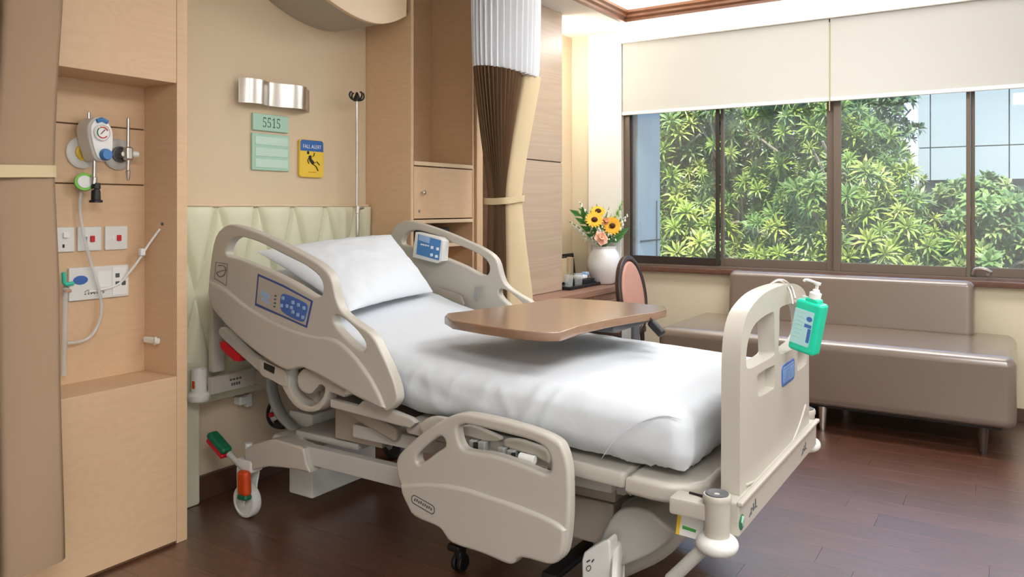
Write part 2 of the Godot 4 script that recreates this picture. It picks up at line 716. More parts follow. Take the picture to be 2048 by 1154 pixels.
func cove_lamp(called: String, label: String, at: Vector3, length: float, turn: float, energy: float) -> void:  # lights the tray ceiling from its edge
	var t := thing(called, label, "lamp", at)
	t.rotation.y = turn
	var m := MB.new()
	rbox(m, Vector3.ZERO, Vector3(length, 0.02, 0.05), 0.006, 2)
	var o := part("lamp_diffuser", m, M.lamp_glow, t)
	o.position = Vector3.ZERO
	var l := AreaLight3D.new()
	l.name = "lamp_light"
	t.add_child(l)
	l.position = Vector3(0, 0.013, 0)
	l.rotation.x = PI / 2
	l.area_size = Vector2(length, 0.05)
	l.light_energy = energy
	l.light_color = rgb8(255, 250, 242)
	l.area_range = 8.0
	l.shadow_enabled = true

func build_room() -> void:
	var m := MB.new()
	bx(m, -3.13, 1.9, -0.12, -0.012, -5.63, 1.5, 0.0)
	var fl := struct("floor", m, M.joint)
	# planks run along x; three stagger patterns share meshes of a few lengths
	var lens := [1.22, 0.9, 0.61]
	var meshes := {}
	for l in lens:
		m = MB.new()
		bx(m, -l / 2 + 0.0003, l / 2 - 0.0003, -0.0125, 0.0, -0.0747, 0.0747, 0.0007)
		meshes[l] = m.mesh()
	var row := 0
	var z := -5.36
	while z < 0.2:
		var x: float = -2.93 - [0.1, 0.55, 0.3, 0.8][row % 4]
		while x < 1.0:
			var l: float = lens[0] if rng.randf() < 0.8 else lens[1]
			if x + l > -2.95 and plank_seen(x, x + l, z):
				var p := part("plank", meshes[l], M["plank%d" % rng.randi_range(0, 3)], fl)
				p.position = Vector3(x + l / 2, 0, z)
			x += l
		z += 0.15
		row += 1
	# the rest of the floor, out of sight, is one plain sheet
	m = MB.new()
	bx(m, 0.9, 1.9, -0.013, -0.0005, -5.43, 1.5, 0.0)
	bx(m, -3.0, 0.9, -0.013, -0.0005, 0.1, 1.5, 0.0)
	part("far_flooring", m, M.plank1, fl)
	m = MB.new()
	bx(m, -3.13, -2.9315, -0.1, 2.95, -5.63, 1.5, 0.0)
	struct("wall_head", m, M.wallpaper)
	m = MB.new()  # window wall with its opening, x -2.50 .. 1.20, y 0.80 .. 2.46
	bx(m, -2.93, -2.5, -0.1, 2.95, -5.63, -5.43, 0.0)
	bx(m, 1.2, 1.9, -0.1, 2.95, -5.63, -5.43, 0.0)
	bx(m, -2.5, 1.2, -0.1, 0.78, -5.63, -5.43, 0.0)
	bx(m, -2.5, 1.2, 2.5, 2.95, -5.63, -5.43, 0.0)
	struct("wall_window", m, M.wall)
	m = MB.new()
	bx(m, -2.775, -2.5, 0.0, 2.58, -5.44, -5.415, 0.002)
	bx(m, -2.5, 1.2, 2.485, 2.58, -5.44, -5.41, 0.002)
	struct("trim_1", m, M.white_wall)
	m = MB.new()
	bx(m, 1.7, 1.9, -0.1, 2.95, -5.63, 1.5, 0.0)
	struct("wall_right", m, M.white_wall)
	m = MB.new()
	bx(m, -3.13, 1.9, -0.1, 2.95, 1.3, 1.5, 0.0)
	struct("wall_near", m, M.white_wall)
	m = MB.new()  # ceiling with a tray, x -2.33 .. 0.9, z -5.12 .. -3.3
	bx(m, -3.13, 1.9, 2.78, 2.95, -5.63, 1.5, 0.0)
	bx(m, -3.13, -2.33, 2.58, 2.8, -5.63, 1.5, 0.0)
	bx(m, 0.9, 1.9, 2.58, 2.8, -5.63, 1.5, 0.0)
	bx(m, -2.33, 0.9, 2.58, 2.8, -5.63, -5.12, 0.0)
	bx(m, -2.33, 0.9, 2.58, 2.8, -3.3, 1.5, 0.0)
	struct("ceiling", m, M.ceiling)
	# wooden moulding round the tray
	var prof := P([0, 0, 0.035, 0, 0.035, 0.018, 0.05, 0.03, 0.05, 0.046, 0.062, 0.06, 0.062, 0.078, 0, 0.078])
	var corners := [Vector3(-2.33, 0, -5.12), Vector3(0.9, 0, -5.12), Vector3(0.9, 0, -3.3), Vector3(-2.33, 0, -3.3)]
	m = MB.new()
	m.crease = 20.0
	for k in 4:
		var a: Vector3 = corners[k]
		var b: Vector3 = corners[(k + 1) % 4]
		var d := (b - a).normalized()
		var inw := Vector3.UP.cross(d) * -1.0
		for i in prof.size():
			var p := prof[i]
			var q := prof[(i + 1) % prof.size()]
			var pa := corner_point(a, d, inw, p, 1.0)
			var pb := corner_point(b, d, inw, p, -1.0)
			var qa := corner_point(a, d, inw, q, 1.0)
			var qb := corner_point(b, d, inw, q, -1.0)
			m.quad(pa, pb, qb, qa)
	struct("trim_2", m, M.trim)
	m = MB.new()
	bx(m, -2.93, -2.905, 0.0, 0.1, -5.43, -1.8, 0.003)
	struct("baseboard_head", m, M.skirting)
	m = MB.new()
	bx(m, -2.93, 1.7, 0.0, 0.075, -5.43, -5.41, 0.003)
	struct("baseboard_window", m, M.skirting)

func corner_point(c: Vector3, d: Vector3, inw: Vector3, p: Vector2, sg: float) -> Vector3:
	var e := p.x - 0.03
	return Vector3(c.x, 2.566 + p.y, c.z) + inw * e + d * e * sg

func plank_seen(x0: float, x1: float, z: float) -> bool:  # leave out planks wholly outside the view
	var f := Vector2(-0.5407, -0.8412)
	var r := Vector2(0.8412, -0.5407)
	for x in [x0, (x0 + x1) / 2, x1]:
		for dz in [-0.075, 0.075]:
			var p := Vector2(x, z + dz)
			var depth := p.dot(f)
			if depth > 2.3 and absf(p.dot(r)) < depth * 0.72:
				return true
	return false

func build_window() -> void:
	var zc := -5.52
	var m := MB.new()
	var w := thing("window_1", "wide brown aluminium window with sliding panes above the sofa", "window", Vector3(-0.65, 0.8, zc))
	w.set_meta("kind", "structure")
	bx(m, -2.5, -2.452, 0.8, 2.5, zc - 0.06, zc + 0.06)
	bx(m, 1.15, 1.2, 0.8, 2.5, zc - 0.06, zc + 0.06)
	bx(m, -2.452, 1.15, 0.8, 0.825, zc - 0.06, zc + 0.06)
	bx(m, -2.452, 1.15, 2.45, 2.5, zc - 0.06, zc + 0.06)
	part("outer_frame", m, M.frame, w)
	# four sliding sashes; stiles at x = -1.75, -0.99 and -0.22
	var edges := [-2.452, -1.77, -1.0, -0.22, 0.5, 1.15]
	for i in 5:
		var a: float = edges[i]
		var b: float = edges[i + 1]
		var zz: float = zc + (0.025 if i % 2 == 0 else -0.02)
		var s := MB.new()
		var wl := 0.012 if i == 0 else (0.045 if i == 2 else 0.022)
		var wr := 0.05 if i == 1 else 0.022
		bx(s, a, a + wl, 0.825, 2.45, zz - 0.016, zz + 0.016)
		bx(s, b - wr, b, 0.825, 2.45, zz - 0.016, zz + 0.016)
		bx(s, a + wl, b - wr, 0.825, 0.882, zz - 0.016, zz + 0.016)
		bx(s, a + wl, b - wr, 2.4, 2.45, zz - 0.016, zz + 0.016)
		var sash := part("sash", s, M.frame_dark if i == 0 else M.frame, w)
		s = MB.new()
		bx(s, a + wl - 0.005, b - wr + 0.005, 0.877, 2.405, zz - 0.003, zz + 0.003, 0.0)
		part("pane", s, M.glass, sash)
	m = MB.new()
	tube(m, cr3([Vector3(-0.205, 0.845, zc + 0.06), Vector3(-0.19, 0.875, zc + 0.075), Vector3(-0.15, 0.88, zc + 0.08), Vector3(-0.115, 0.862, zc + 0.075), Vector3(-0.13, 0.842, zc + 0.065)], 4), 0.011, 8)
	part("window_latch", m, M.brushed, w)
	m = MB.new()
	bx(m, -2.62, 1.25, 0.775, 0.812, -5.6, -5.38, 0.006)
	struct("trim_3", m, M.sill)
	for k in 2:
		var x0: float = [-2.499, -1.011][k]
		var x1: float = [-1.019, 1.19][k]
		var t := thing("roller_blind", ["cream roller blind half lowered over the left part of the window", "cream roller blind half lowered over the right part of the window"][k], "blind", Vector3((x0 + x1) / 2, 2.45, -5.44), "roller blinds on the window")
		var s := MB.new()
		bx(s, x0, x1, 1.965, 2.499, -5.436, -5.4335, 0.0)
		part("blind_fabric", s, M.blind, t)
		s = MB.new()
		rbox(s, Vector3((x0 + x1) / 2, 1.955, -5.4348), Vector3(x1 - x0, 0.026, 0.014), 0.006, 3)
		part("bottom_bar", s, M.white_wall, t)
		s = MB.new()
		cyl(s, Vector3(x0, 2.455, -5.455), Vector3(x1, 2.455, -5.455), 0.012)
		part("roller", s, M.white, t)
	m = MB.new()
	var pts := []
	for i in 30:
		pts.append(Vector3(-1.015, 2.46 - 0.58 * i / 29.0, -5.432))
	tube(m, pts, 0.0035, 6)
	for i in 40:
		ball(m, Vector3(-1.015, 2.45 - 0.56 * i / 39.0, -5.432), Vector3.ONE * 0.0048, 6)
	single("blind_cord", m, M.cord, "beaded pull cord hanging in the gap between the two roller blinds", "cord")

# ---------------------------------------------------------------- outside
func rosette(seed_: int, leaves: int, length: float, width: float) -> ArrayMesh:
	var r := RandomNumberGenerator.new()
	r.seed = seed_
	var m := MB.new()
	m.crease = 80.0
	for i in leaves:
		var a := i * 2.39996 + r.randf() * 0.4
		var el := lerpf(1.25, -0.15, pow(float(i) / leaves, 0.8)) + r.randf_range(-0.15, 0.15)
		var L := length * r.randf_range(0.75, 1.1)
		var d := Vector3(cos(a) * cos(el), sin(el), sin(a) * cos(el))
		var s := d.cross(Vector3.UP).normalized() * width
		var up := s.cross(d).normalized()
		var p0 := d * 0.02
		var p1 := d * L * 0.5 + Vector3.UP * 0.01
		var p2 := d * L - Vector3.UP * L * 0.22
		m.quad(p0 - s * 0.25, p0 + s * 0.25, p1 + s - up * 0.004, p1 - s - up * 0.004)
		m.tri(p1 - s - up * 0.004, p1 + s - up * 0.004, p2)
	return m.mesh()

func leaf_material(c: Color) -> StandardMaterial3D:
	var m := mat(c, 0.45)
	m.vertex_color_use_as_albedo = true
	m.backlight_enabled = true
	m.backlight = Color(0.35, 0.4, 0.2)
	return m

# crown: list of blobs [centre, radii]; a trunk that forks towards them
func tree(called: String, label: String, foot: Vector3, blobs: Array, n: int, rs: ArrayMesh, scale: float, tones: Array, seed_: int) -> void:
	var r := RandomNumberGenerator.new()
	r.seed = seed_
	var t := thing(called, label, "tree", foot, "trees outside the window")
	var bark := mat(rgb8(158, 148, 134), 0.9)
	var m := MB.new()
	var twigs := MB.new()
	for b in blobs:
		var c: Vector3 = b[0]
		var mid := foot.lerp(c, 0.45) + Vector3(r.randf_range(-0.2, 0.2), 0.1, r.randf_range(-0.2, 0.2))
		tube(m, cr3([foot, mid, c], 5), 0.07, 7, false, 1.0, range(11).map(func(k): return 1.0 - 0.075 * k))
		for k in 22:
			var dir := Vector3(r.randf_range(-1, 1), r.randf_range(-0.5, 1), r.randf_range(-0.6, 1)).normalized()
			var tip: Vector3 = c + dir * (b[1] as Vector3) * r.randf_range(0.6, 0.98)
			var root := mid.lerp(c, r.randf_range(0.3, 1.0))
			tube(twigs, cr3([root, root.lerp(tip, 0.5) + Vector3(r.randf_range(-0.15, 0.15), r.randf_range(-0.05, 0.2), r.randf_range(-0.1, 0.1)), tip], 3), 0.016, 5)
	part("trunk", m, bark, t)
	part("branches", twigs, bark, t)
	var clump := FastNoiseLite.new()
	clump.seed = seed_
	clump.frequency = 1.3
	var xs := []
	var cs := []
	var total := 0.0
	for b in blobs:
		total += (b[1] as Vector3).x * (b[1] as Vector3).y
	for b in blobs:
		var cnt := int(n * (b[1] as Vector3).x * (b[1] as Vector3).y / total)
		for k in cnt:
			var d := Vector3(r.randfn(), r.randfn(), r.randfn()).normalized()
			var rad := pow(r.randf(), 0.45)
			var p: Vector3 = b[0] + d * (b[1] as Vector3) * rad
			if clump.get_noise_3dv(p) < -0.12:  # gaps that show branches and shade
				continue
			var q := Basis(Vector3.UP, r.randf() * TAU)
			var lean := (d * Vector3(1, 0.4, 1) + Vector3(0, 0.9, 0.25)).normalized()
			q = Basis(Quaternion(Vector3.UP, lean)) * q
			var sc := scale * r.randf_range(0.6, 1.3)
			xs.append(Transform3D(q.scaled(Vector3.ONE * sc), p))
			var tone: Color = tones[r.randi() % tones.size()]
			cs.append(tone * r.randf_range(0.75, 1.2))
	var mm := MultiMesh.new()
	mm.transform_format = MultiMesh.TRANSFORM_3D
	mm.use_colors = true
	mm.mesh = rs
	mm.instance_count = xs.size()
	for i in xs.size():
		mm.set_instance_transform(i, xs[i])
		mm.set_instance_color(i, cs[i])
	var o := MultiMeshInstance3D.new()
	o.name = "foliage"
	o.multimesh = mm
	o.material_override = M.foliage
	o.set_meta("kind", "stuff")
	t.add_child(o, true)
	o.position = -foot

func build_outside() -> void:
	M.foliage = leaf_material(Color(1, 1, 1))
	var m := MB.new()
	bx(m, -40, 40, -1.2, -1.0, -70, -5.7, 0.0)
	var g := single("ground", m, mat(rgb8(120, 116, 104), 0.9), "dusty grey paved ground beyond the window under the trees", "ground")
	g.set_meta("kind", "structure")
	m = MB.new()  # pale fin of the facade, seen through the leftmost pane
	bx(m, -2.72, -2.47, -1.0, 3.4, -6.12, -5.66, 0.004)
	var fin := struct("wall_fin", m, mat(rgb8(190, 206, 210), 0.6))
	m = MB.new()
	tube(m, [Vector3(-2.462, 0.98, -6.11), Vector3(-2.462, 0.98, -5.7)], 0.006, 6)
	tube(m, [Vector3(-2.462, 0.6, -6.03), Vector3(-2.462, 1.3, -6.03)], 0.004, 6)
	part("cable", m, M.dark_grey, fin)
	# panelled building behind the trees, to the right
	var b := thing("building", "pale blue-grey building clad in large flat panels behind the trees on the right", "building", Vector3(-1.5, -1.0, -22))
	m = MB.new()
	bx(m, -2.0, 12.0, -1.0, 9.0, -27.0, -22.1, 0.0)
	part("shell", m, mat(rgb8(60, 68, 70), 0.7), b)
	var pm := mat(rgb8(168, 182, 182), 0.5)
	var columns := [-2.03, -1.745, -0.085, 1.575, 3.235, 4.895, 6.555, 8.215]
	var levels := [1.9, 2.72, 4.3, 5.9, 7.5]
	for i in columns.size() - 1:
		for j in levels.size() - 1:
			m = MB.new()
			bx(m, columns[i] + 0.012, columns[i + 1] - 0.012, levels[j] + 0.012, levels[j + 1] - 0.012, -22.1, -22.0, 0.008)
			part("wall_panel", m, pm, b)
	var r1 := rosette(1, 22, 0.19, 0.0145)
	var r2 := rosette(2, 14, 0.14, 0.022)
	var lime := [Color(0.30, 0.42, 0.06), Color(0.22, 0.34, 0.05), Color(0.38, 0.46, 0.09), Color(0.14, 0.26, 0.05), Color(0.20, 0.30, 0.10)]
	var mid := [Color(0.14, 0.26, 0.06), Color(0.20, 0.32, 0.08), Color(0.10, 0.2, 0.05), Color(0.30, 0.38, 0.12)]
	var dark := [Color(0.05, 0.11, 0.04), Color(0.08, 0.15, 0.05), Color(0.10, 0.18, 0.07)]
	tree("tree", "bushy lime-green tree with leaf rosettes seen through the leftmost sliding pane", Vector3(-4.9, -1.0, -9.6), [[Vector3(-5.6, 1.0, -9.8), Vector3(1.0, 1.1, 0.9)], [Vector3(-4.5, 2.3, -9.6), Vector3(1.0, 0.9, 0.9)], [Vector3(-4.4, 0.7, -9.4), Vector3(0.9, 0.9, 0.8)], [Vector3(-5.6, 2.5, -10.2), Vector3(1.0, 0.9, 0.8)]], 2100, r1, 1.0, lime, 41)
	tree("tree", "tall bushy tree with yellow-green leaf rosettes behind the second pane", Vector3(-3.2, -1.0, -9.4), [[Vector3(-3.5, 1.9, -9.5), Vector3(0.9, 1.0, 0.8)], [Vector3(-2.7, 2.4, -9.4), Vector3(0.8, 0.8, 0.8)], [Vector3(-3.2, 0.6, -9.0), Vector3(1.0, 0.8, 0.7)], [Vector3(-2.4, 1.0, -9.3), Vector3(0.7, 0.8, 0.7)]], 2000, r1, 0.95, lime, 42)
	tree("tree", "sunlit bushy tree sloping down to the right behind the third pane", Vector3(-1.6, -1.0, -9.0), [[Vector3(-1.9, 2.2, -9.2), Vector3(0.65, 0.8, 0.7)], [Vector3(-1.5, 1.4, -9.0), Vector3(0.75, 0.75, 0.7)], [Vector3(-1.0, 0.85, -8.8), Vector3(0.75, 0.6, 0.6)], [Vector3(-2.0, 0.8, -9.0), Vector3(0.6, 0.6, 0.6)]], 1900, r1, 0.9, lime, 43)
	tree("shrub", "rounded fresh green shrub behind the rightmost visible pane", Vector3(-0.25, -1.0, -9.0), [[Vector3(-0.3, 1.1, -9.0), Vector3(0.5, 0.45, 0.5)], [Vector3(-0.1, 0.6, -8.8), Vector3(0.6, 0.5, 0.5)], [Vector3(-0.6, 0.5, -8.7), Vector3(0.4, 0.4, 0.4)]], 1500, r2, 0.9, mid, 44)
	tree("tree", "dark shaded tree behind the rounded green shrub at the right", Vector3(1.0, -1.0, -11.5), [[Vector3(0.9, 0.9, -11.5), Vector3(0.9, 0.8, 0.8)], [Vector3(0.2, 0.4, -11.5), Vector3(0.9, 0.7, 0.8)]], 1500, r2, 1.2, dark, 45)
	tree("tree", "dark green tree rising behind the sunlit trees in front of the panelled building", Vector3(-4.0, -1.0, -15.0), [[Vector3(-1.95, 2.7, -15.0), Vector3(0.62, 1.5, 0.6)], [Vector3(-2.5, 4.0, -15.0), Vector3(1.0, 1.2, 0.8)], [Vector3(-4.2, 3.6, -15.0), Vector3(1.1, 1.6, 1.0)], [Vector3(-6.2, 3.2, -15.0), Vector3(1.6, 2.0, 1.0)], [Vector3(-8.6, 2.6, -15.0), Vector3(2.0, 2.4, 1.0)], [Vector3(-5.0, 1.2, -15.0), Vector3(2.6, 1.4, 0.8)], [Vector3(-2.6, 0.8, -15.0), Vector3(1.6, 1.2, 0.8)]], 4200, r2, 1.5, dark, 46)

# ---------------------------------------------------------------- maple service unit on the left
func build_service_unit() -> void:
	var t := thing("service_cabinet", "maple wall unit with an open medical gas niche left of the bed", "cabinet", Vector3(-2.77, 0, -1.3))
	var m := MB.new()
	bx(m, -2.93, -2.611, 0.0, 2.58, -1.807, -1.763)
	part("side_panel", m, M.maple, t)
	m = MB.new()
	bx(m, -2.93, -2.611, 1.708, 2.58, -1.762, -0.55)
	part("upper_panel", m, M.maple, t)
	m = MB.new()
	bx(m, -2.93, -2.609, 0.012, 0.622, -1.762, -0.55)
	part("lower_panel", m, M.maple, t)
	m = MB.new()
	bx(m, -2.93, -2.62, 0.0, 0.014, -1.76, -0.55)
	part("plinth", m, M.maple_dark, t)
	for k in 3:
		m = MB.new()
		bx(m, -2.93, -2.817, [0.6, 1.3355, 1.5485][k], [1.3305, 1.5435, 1.72][k], -1.765, -0.55, 0.002)
		part("back_panel", m, M.maple, t)
	m = MB.new()
	bx(m, -2.93, -2.825, 0.6, 1.72, -1.765, -0.55)
	part("back_board", m, M.maple_dark, t)
	m = MB.new()
	bx(m, -2.93, -2.611, 0.0, 2.58, -0.55, -0.51)
	part("side_panel", m, M.maple, t)

	# gas outlets
	for k in 2:
		var z: float = [-1.522, -1.655][k]
		var g := thing("gas_outlet", ["round grey gas outlet behind the white suction regulator", "round grey gas outlet with the steel flowmeter plugged in"][k], "outlet", Vector3(-2.817, 1.445, z), "gas outlets in the niche")
		m = MB.new()
		lathe_on(m, Vector3(-2.817, 1.445, z), Vector3.RIGHT, [Vector2(0.058, 0), Vector2(0.058, 0.008), Vector2(0.05, 0.014), Vector2(0.03, 0.014), Vector2(0.028, 0.01), Vector2(0.0, 0.01)], 32)
		part("flange", m, M.plastic_white if k == 0 else M.steel_paint, g)
		m = MB.new()
		lathe_on(m, Vector3(-2.808, 1.445, z), Vector3.RIGHT, [Vector2(0.03, 0), Vector2(0.03, 0.012), Vector2(0.024, 0.014), Vector2(0.022, 0.008), Vector2(0.012, 0.008), Vector2(0.011, 0.02), Vector2(0.0, 0.02)], 24)
		part("socket_ring", m, M.dark_grey if k == 1 else M.yellow, g)
	# suction regulator
	var r := thing("suction_regulator", "white suction regulator with round pressure gauge and blue knob", "regulator", Vector3(-2.80, 1.445, -1.56))
	var body := cr2(P([-1.605, 1.53, -1.58, 1.562, -1.545, 1.565, -1.52, 1.535, -1.522, 1.49, -1.535, 1.44, -1.55, 1.415, -1.585, 1.412, -1.605, 1.44, -1.61, 1.49]), 4)
	m = MB.new()
	m.xf = Transform3D(Basis(), Vector3(0, 0, 0.028)) * FACE_X
	plate(m, body, [], -2.80, -2.715, 0.012, 3)
	part("body", m, M.plastic_white, r)
	m = MB.new()
	m.xf = Transform3D(Basis(), Vector3(0, 0, 0.028)) * FACE_X
	plate(m, inset(ccw(body), 0.006), [], -2.716, -2.709, 0.004, 2)
	part("face_plate", m, M.white, r)
	var gauge := MB.new()
	lathe_on(gauge, Vector3(-2.709, 1.512, -1.535), Vector3.RIGHT, [Vector2(0.03, 0), Vector2(0.03, 0.006), Vector2(0.026, 0.009), Vector2(0.024, 0.005), Vector2(0, 0.005)], 28)
	var gp := part("gauge", gauge, M.white, r)
	for k in 3:
		var arc := MB.new()
		var a0: float = [0.4, 2.3, 4.0][k]
		var a1: float = [2.1, 3.9, 5.6][k]
		var ap := []
		for i in 9:
			var a := lerpf(a0, a1, i / 8.0)
			ap.append(Vector3(-2.703, 1.512 + sin(a) * 0.019, -1.535 - cos(a) * 0.019))
		tube(arc, ap, 0.002, 6)
		part("dial_band", arc, [M.orange, M.green, M.red][k], gp)
	var nd := MB.new()
	tube(nd, [Vector3(-2.7025, 1.506, -1.528), Vector3(-2.7025, 1.522, -1.543)], 0.0012, 5)
	part("needle", nd, M.ink_black, gp)
	m = MB.new()
	tube(m, [Vector3(-2.708, 1.551, -1.517), Vector3(-2.706, 1.558, -1.535), Vector3(-2.708, 1.551, -1.554)], 0.008, 8)
	part("mode_switch", m, M.screen_blue, r)
	m = MB.new()
	lathe_on(m, Vector3(-2.712, 1.435, -1.547), Vector3.RIGHT, [Vector2(0.0, 0), Vector2(0.022, 0), Vector2(0.021, 0.012), Vector2(0.017, 0.02), Vector2(0.0, 0.021)], 20)
	part("knob", m, M.screen_blue, r)
	m = MB.new()
	cyl(m, Vector3(-2.745, 1.42, -1.527), Vector3(-2.745, 1.30, -1.527), 0.007, 12)
	cyl(m, Vector3(-2.745, 1.355, -1.527), Vector3(-2.745, 1.33, -1.527), 0.011, 12)
	part("outlet_stem", m, M.chrome, r)
	m = MB.new()
	tube(m, [Vector3(-2.76, 1.56, -1.517), Vector3(-2.76, 1.585, -1.517)], 0.005, 8)
	part("vent_pin", m, M.chrome, r)
	m = MB.new()
	lathe_on(m, Vector3(-2.745, 1.335, -1.534), Vector3.DOWN, [Vector2(0.0, 0), Vector2(0.014, 0), Vector2(0.016, 0.02), Vector2(0.012, 0.022), Vector2(0.015, 0.03), Vector2(0.016, 0.06), Vector2(0.022, 0.062), Vector2(0.022, 0.07), Vector2(0.0, 0.07)], 18)
	part("adapter", m, M.black, r)
	# filter and clear hose
	var f := thing("suction_filter", "round white suction filter with a lime green rim", "filter", Vector3(-2.77, 1.335, -1.504))
	m = MB.new()
	var fx := Vector3(1, 0.12, 0.35).normalized()
	lathe_on(m, Vector3(-2.765, 1.338, -1.504) - fx * 0.01, fx, [Vector2(0, 0.0), Vector2(0.022, 0.002), Vector2(0.024, 0.01), Vector2(0.022, 0.018), Vector2(0, 0.021)], 24)
	part("filter_disc", m, M.white, f)
	m = MB.new()
	lathe_on(m, Vector3(-2.765, 1.338, -1.504) - fx * 0.008, fx, [Vector2(0.022, 0), Vector2(0.031, 0.0), Vector2(0.033, 0.007), Vector2(0.031, 0.014), Vector2(0.022, 0.014)], 28)
	part("rim", m, M.lime, f)
	var hose := MB.new()
	tube(hose, cr3([Vector3(-2.79, 1.31, -1.506), Vector3(-2.79, 1.239, -1.502), Vector3(-2.79, 1.149, -1.516), Vector3(-2.79, 1.059, -1.538), Vector3(-2.79, 0.967, -1.565), Vector3(-2.79, 0.889, -1.58), Vector3(-2.79, 0.822, -1.567), Vector3(-2.79, 0.781, -1.534), Vector3(-2.79, 0.771, -1.493), Vector3(-2.79, 0.773, -1.457)], 6), 0.006, 10)
	single("suction_hose", hose, M.clear, "clear hose looping from the green filter down past the socket plates", "hose")
	# switch plates
	for k in 3:
		var zc: float = [-1.45, -1.5475, -1.6475][k]
		var s := thing("socket_plate", ["white plug socket half hidden by the curtain edge, left of three", "white switch plate with red rocker, middle of the row of three", "white switch plate with red rocker, right end of the row of three"][k], "socket", Vector3(-2.817, 1.09, zc), "white plates in a row in the niche")
		m = MB.new()
		m.xf = FACE_X
		plate(m, rrect(0.087, 0.088, 0.004, 3, Vector2(zc, 1.134)), [], -2.818, -2.808, 0.004, 2)
		part("plate", m, M.plastic_white, s)
		if k > 0:
			m = MB.new()
			rbox(m, Vector3(-2.806, 1.134, zc - 0.008), Vector3(0.01, 0.022, 0.015), 0.002, 2)
			part("rocker", m, M.red, s)
			m = MB.new()
			rbox(m, Vector3(-2.8075, 1.134, zc + 0.014), Vector3(0.004, 0.016, 0.006), 0.001, 1)
			part("indicator", m, M.dark_grey if k == 1 else M.white, s)
		else:
			m = MB.new()
			rbox(m, Vector3(-2.806, 1.15, zc - 0.012), Vector3(0.008, 0.02, 0.02), 0.002, 2)
			part("rocker", m, M.white, s)
			for q in [Vector2(0.022, 0.0), Vector2(-0.004, -0.022), Vector2(0.03, -0.022)]:
				m = MB.new()
				rbox(m, Vector3(-2.8078, 1.134 + q.y, zc + q.x), Vector3(0.002, 0.012, 0.007), 0.0005, 1)
				part("pin_hole", m, M.ink_black, s)
	var n := thing("call_plate", "wide white nurse call plate with a blue oval button and jacks", "plate", Vector3(-2.817, 0.915, -1.583))
	m = MB.new()
	m.xf = FACE_X
	plate(m, rrect(0.222, 0.118, 0.004, 3, Vector2(-1.583, 0.974)), [], -2.818, -2.806, 0.004, 2)
	part("plate", m, M.plastic_white, n)
	m = MB.new()
	m.xf = FACE_X
	plate(m, oval(0.026, 0.016, 24, Vector2(-1.512, 0.988)), [], -2.807, -2.802, 0.002, 2)
	part("button", m, M.blue, n)
	m = MB.new()
	m.xf = FACE_X
	plate(m, rrect(0.058, 0.104, 0.003, 2, Vector2(-1.658, 0.974)), [], -2.807, -2.8035, 0.001, 1)
	part("jack_panel", m, M.white, n)
	m = MB.new()
	for q in [Vector2(-1.648, 0.995), Vector2(-1.648, 0.965), Vector2(-1.672, 0.965)]:
		bx(m, -2.805, -2.8025, q.y - 0.008, q.y + 0.008, q.x - 0.008, q.x + 0.008, 0.001)
	part("jack", m, M.dark_grey, n)
	m = MB.new()
	for i in 7:
		bx(m, -2.807, -2.8052, 0.934, 0.938, -1.532 - i * 0.011, -1.527 - i * 0.011, 0.0)
	tube(m, cr3([Vector3(-2.8055, 0.943, -1.527), Vector3(-2.8055, 0.95, -1.54), Vector3(-2.8055, 0.938, -1.555), Vector3(-2.8055, 0.946, -1.57), Vector3(-2.8055, 0.94, -1.6)], 4), 0.0012, 5)
	part("printed_marks", m, M.dark_grey, n)
	m = MB.new()
	m.xf = FACE_X
	plate(m, rrect(0.05, 0.06, 0.004, 3, Vector2(-1.6, 0.985)), [], -2.807, -2.804, 0.0012, 1)
	part("rocker", m, M.white, n)
	# flowmeter
	var fm := thing("flowmeter", "slim steel flowmeter tube on the right gas outlet", "flowmeter", Vector3(-2.79, 1.445, -1.639))
	m = MB.new()
	cyl(m, Vector3(-2.757, 1.47, -1.661), Vector3(-2.757, 1.578, -1.661), 0.006, 12)
	part("tube", m, M.chrome, fm)
	m = MB.new()
	cyl(m, Vector3(-2.81, 1.445, -1.655), Vector3(-2.765, 1.445, -1.652), 0.012, 16)
	rbox(m, Vector3(-2.757, 1.447, -1.661), Vector3(0.03, 0.05, 0.028), 0.008, 3)
	part("body", m, M.brushed, fm)
	m = MB.new()
	cyl(m, Vector3(-2.755, 1.445, -1.674), Vector3(-2.75, 1.445, -1.698), 0.012, 16, 0.3)
	part("valve_knob", m, M.plastic_white, fm)
	m = MB.new()
	lathe_on(m, Vector3(-2.757, 1.425, -1.661), Vector3.DOWN, [Vector2(0, 0), Vector2(0.007, 0), Vector2(0.006, 0.04), Vector2(0.009, 0.043), Vector2(0.005, 0.075), Vector2(0, 0.08)], 12)
	part("nozzle", m, M.brushed, fm)
	# nurse call cord from the side of the niche to the plate
	var cord := MB.new()
	tube(cord, cr3([Vector3(-2.709, 1.166, -1.758), Vector3(-2.735, 1.11, -1.73), Vector3(-2.765, 1.04, -1.7), Vector3(-2.795, 0.985, -1.672), Vector3(-2.802, 0.965, -1.655), Vector3(-2.801, 0.955, -1.63), Vector3(-2.801, 0.948, -1.59), Vector3(-2.801, 0.944, -1.54)], 6), 0.0042, 8)
	rbox(cord, Vector3(-2.752, 1.08, -1.713), Vector3(0.02, 0.028, 0.02), 0.005, 2)
	single("nurse_call_cable", cord, M.white, "white call cord slanting from the niche side to the wide plate", "cable")
	m = MB.new()
	cyl(m, Vector3(-2.7, 1.185, -1.7635), Vector3(-2.7, 1.185, -1.7595), 0.006, 12)
	single("cord_hole", m, M.dark_grey, "small dark cable grommet in the side of the niche", "grommet")
	var cl := thing("tube_clip", "white plastic tube clip on the right side of the niche", "clip", Vector3(-2.748, 0.735, -1.763))
	m = MB.new()
	rbox(m, Vector3(-2.755, 0.743, -1.754), Vector3(0.09, 0.024, 0.02), 0.008, 3)
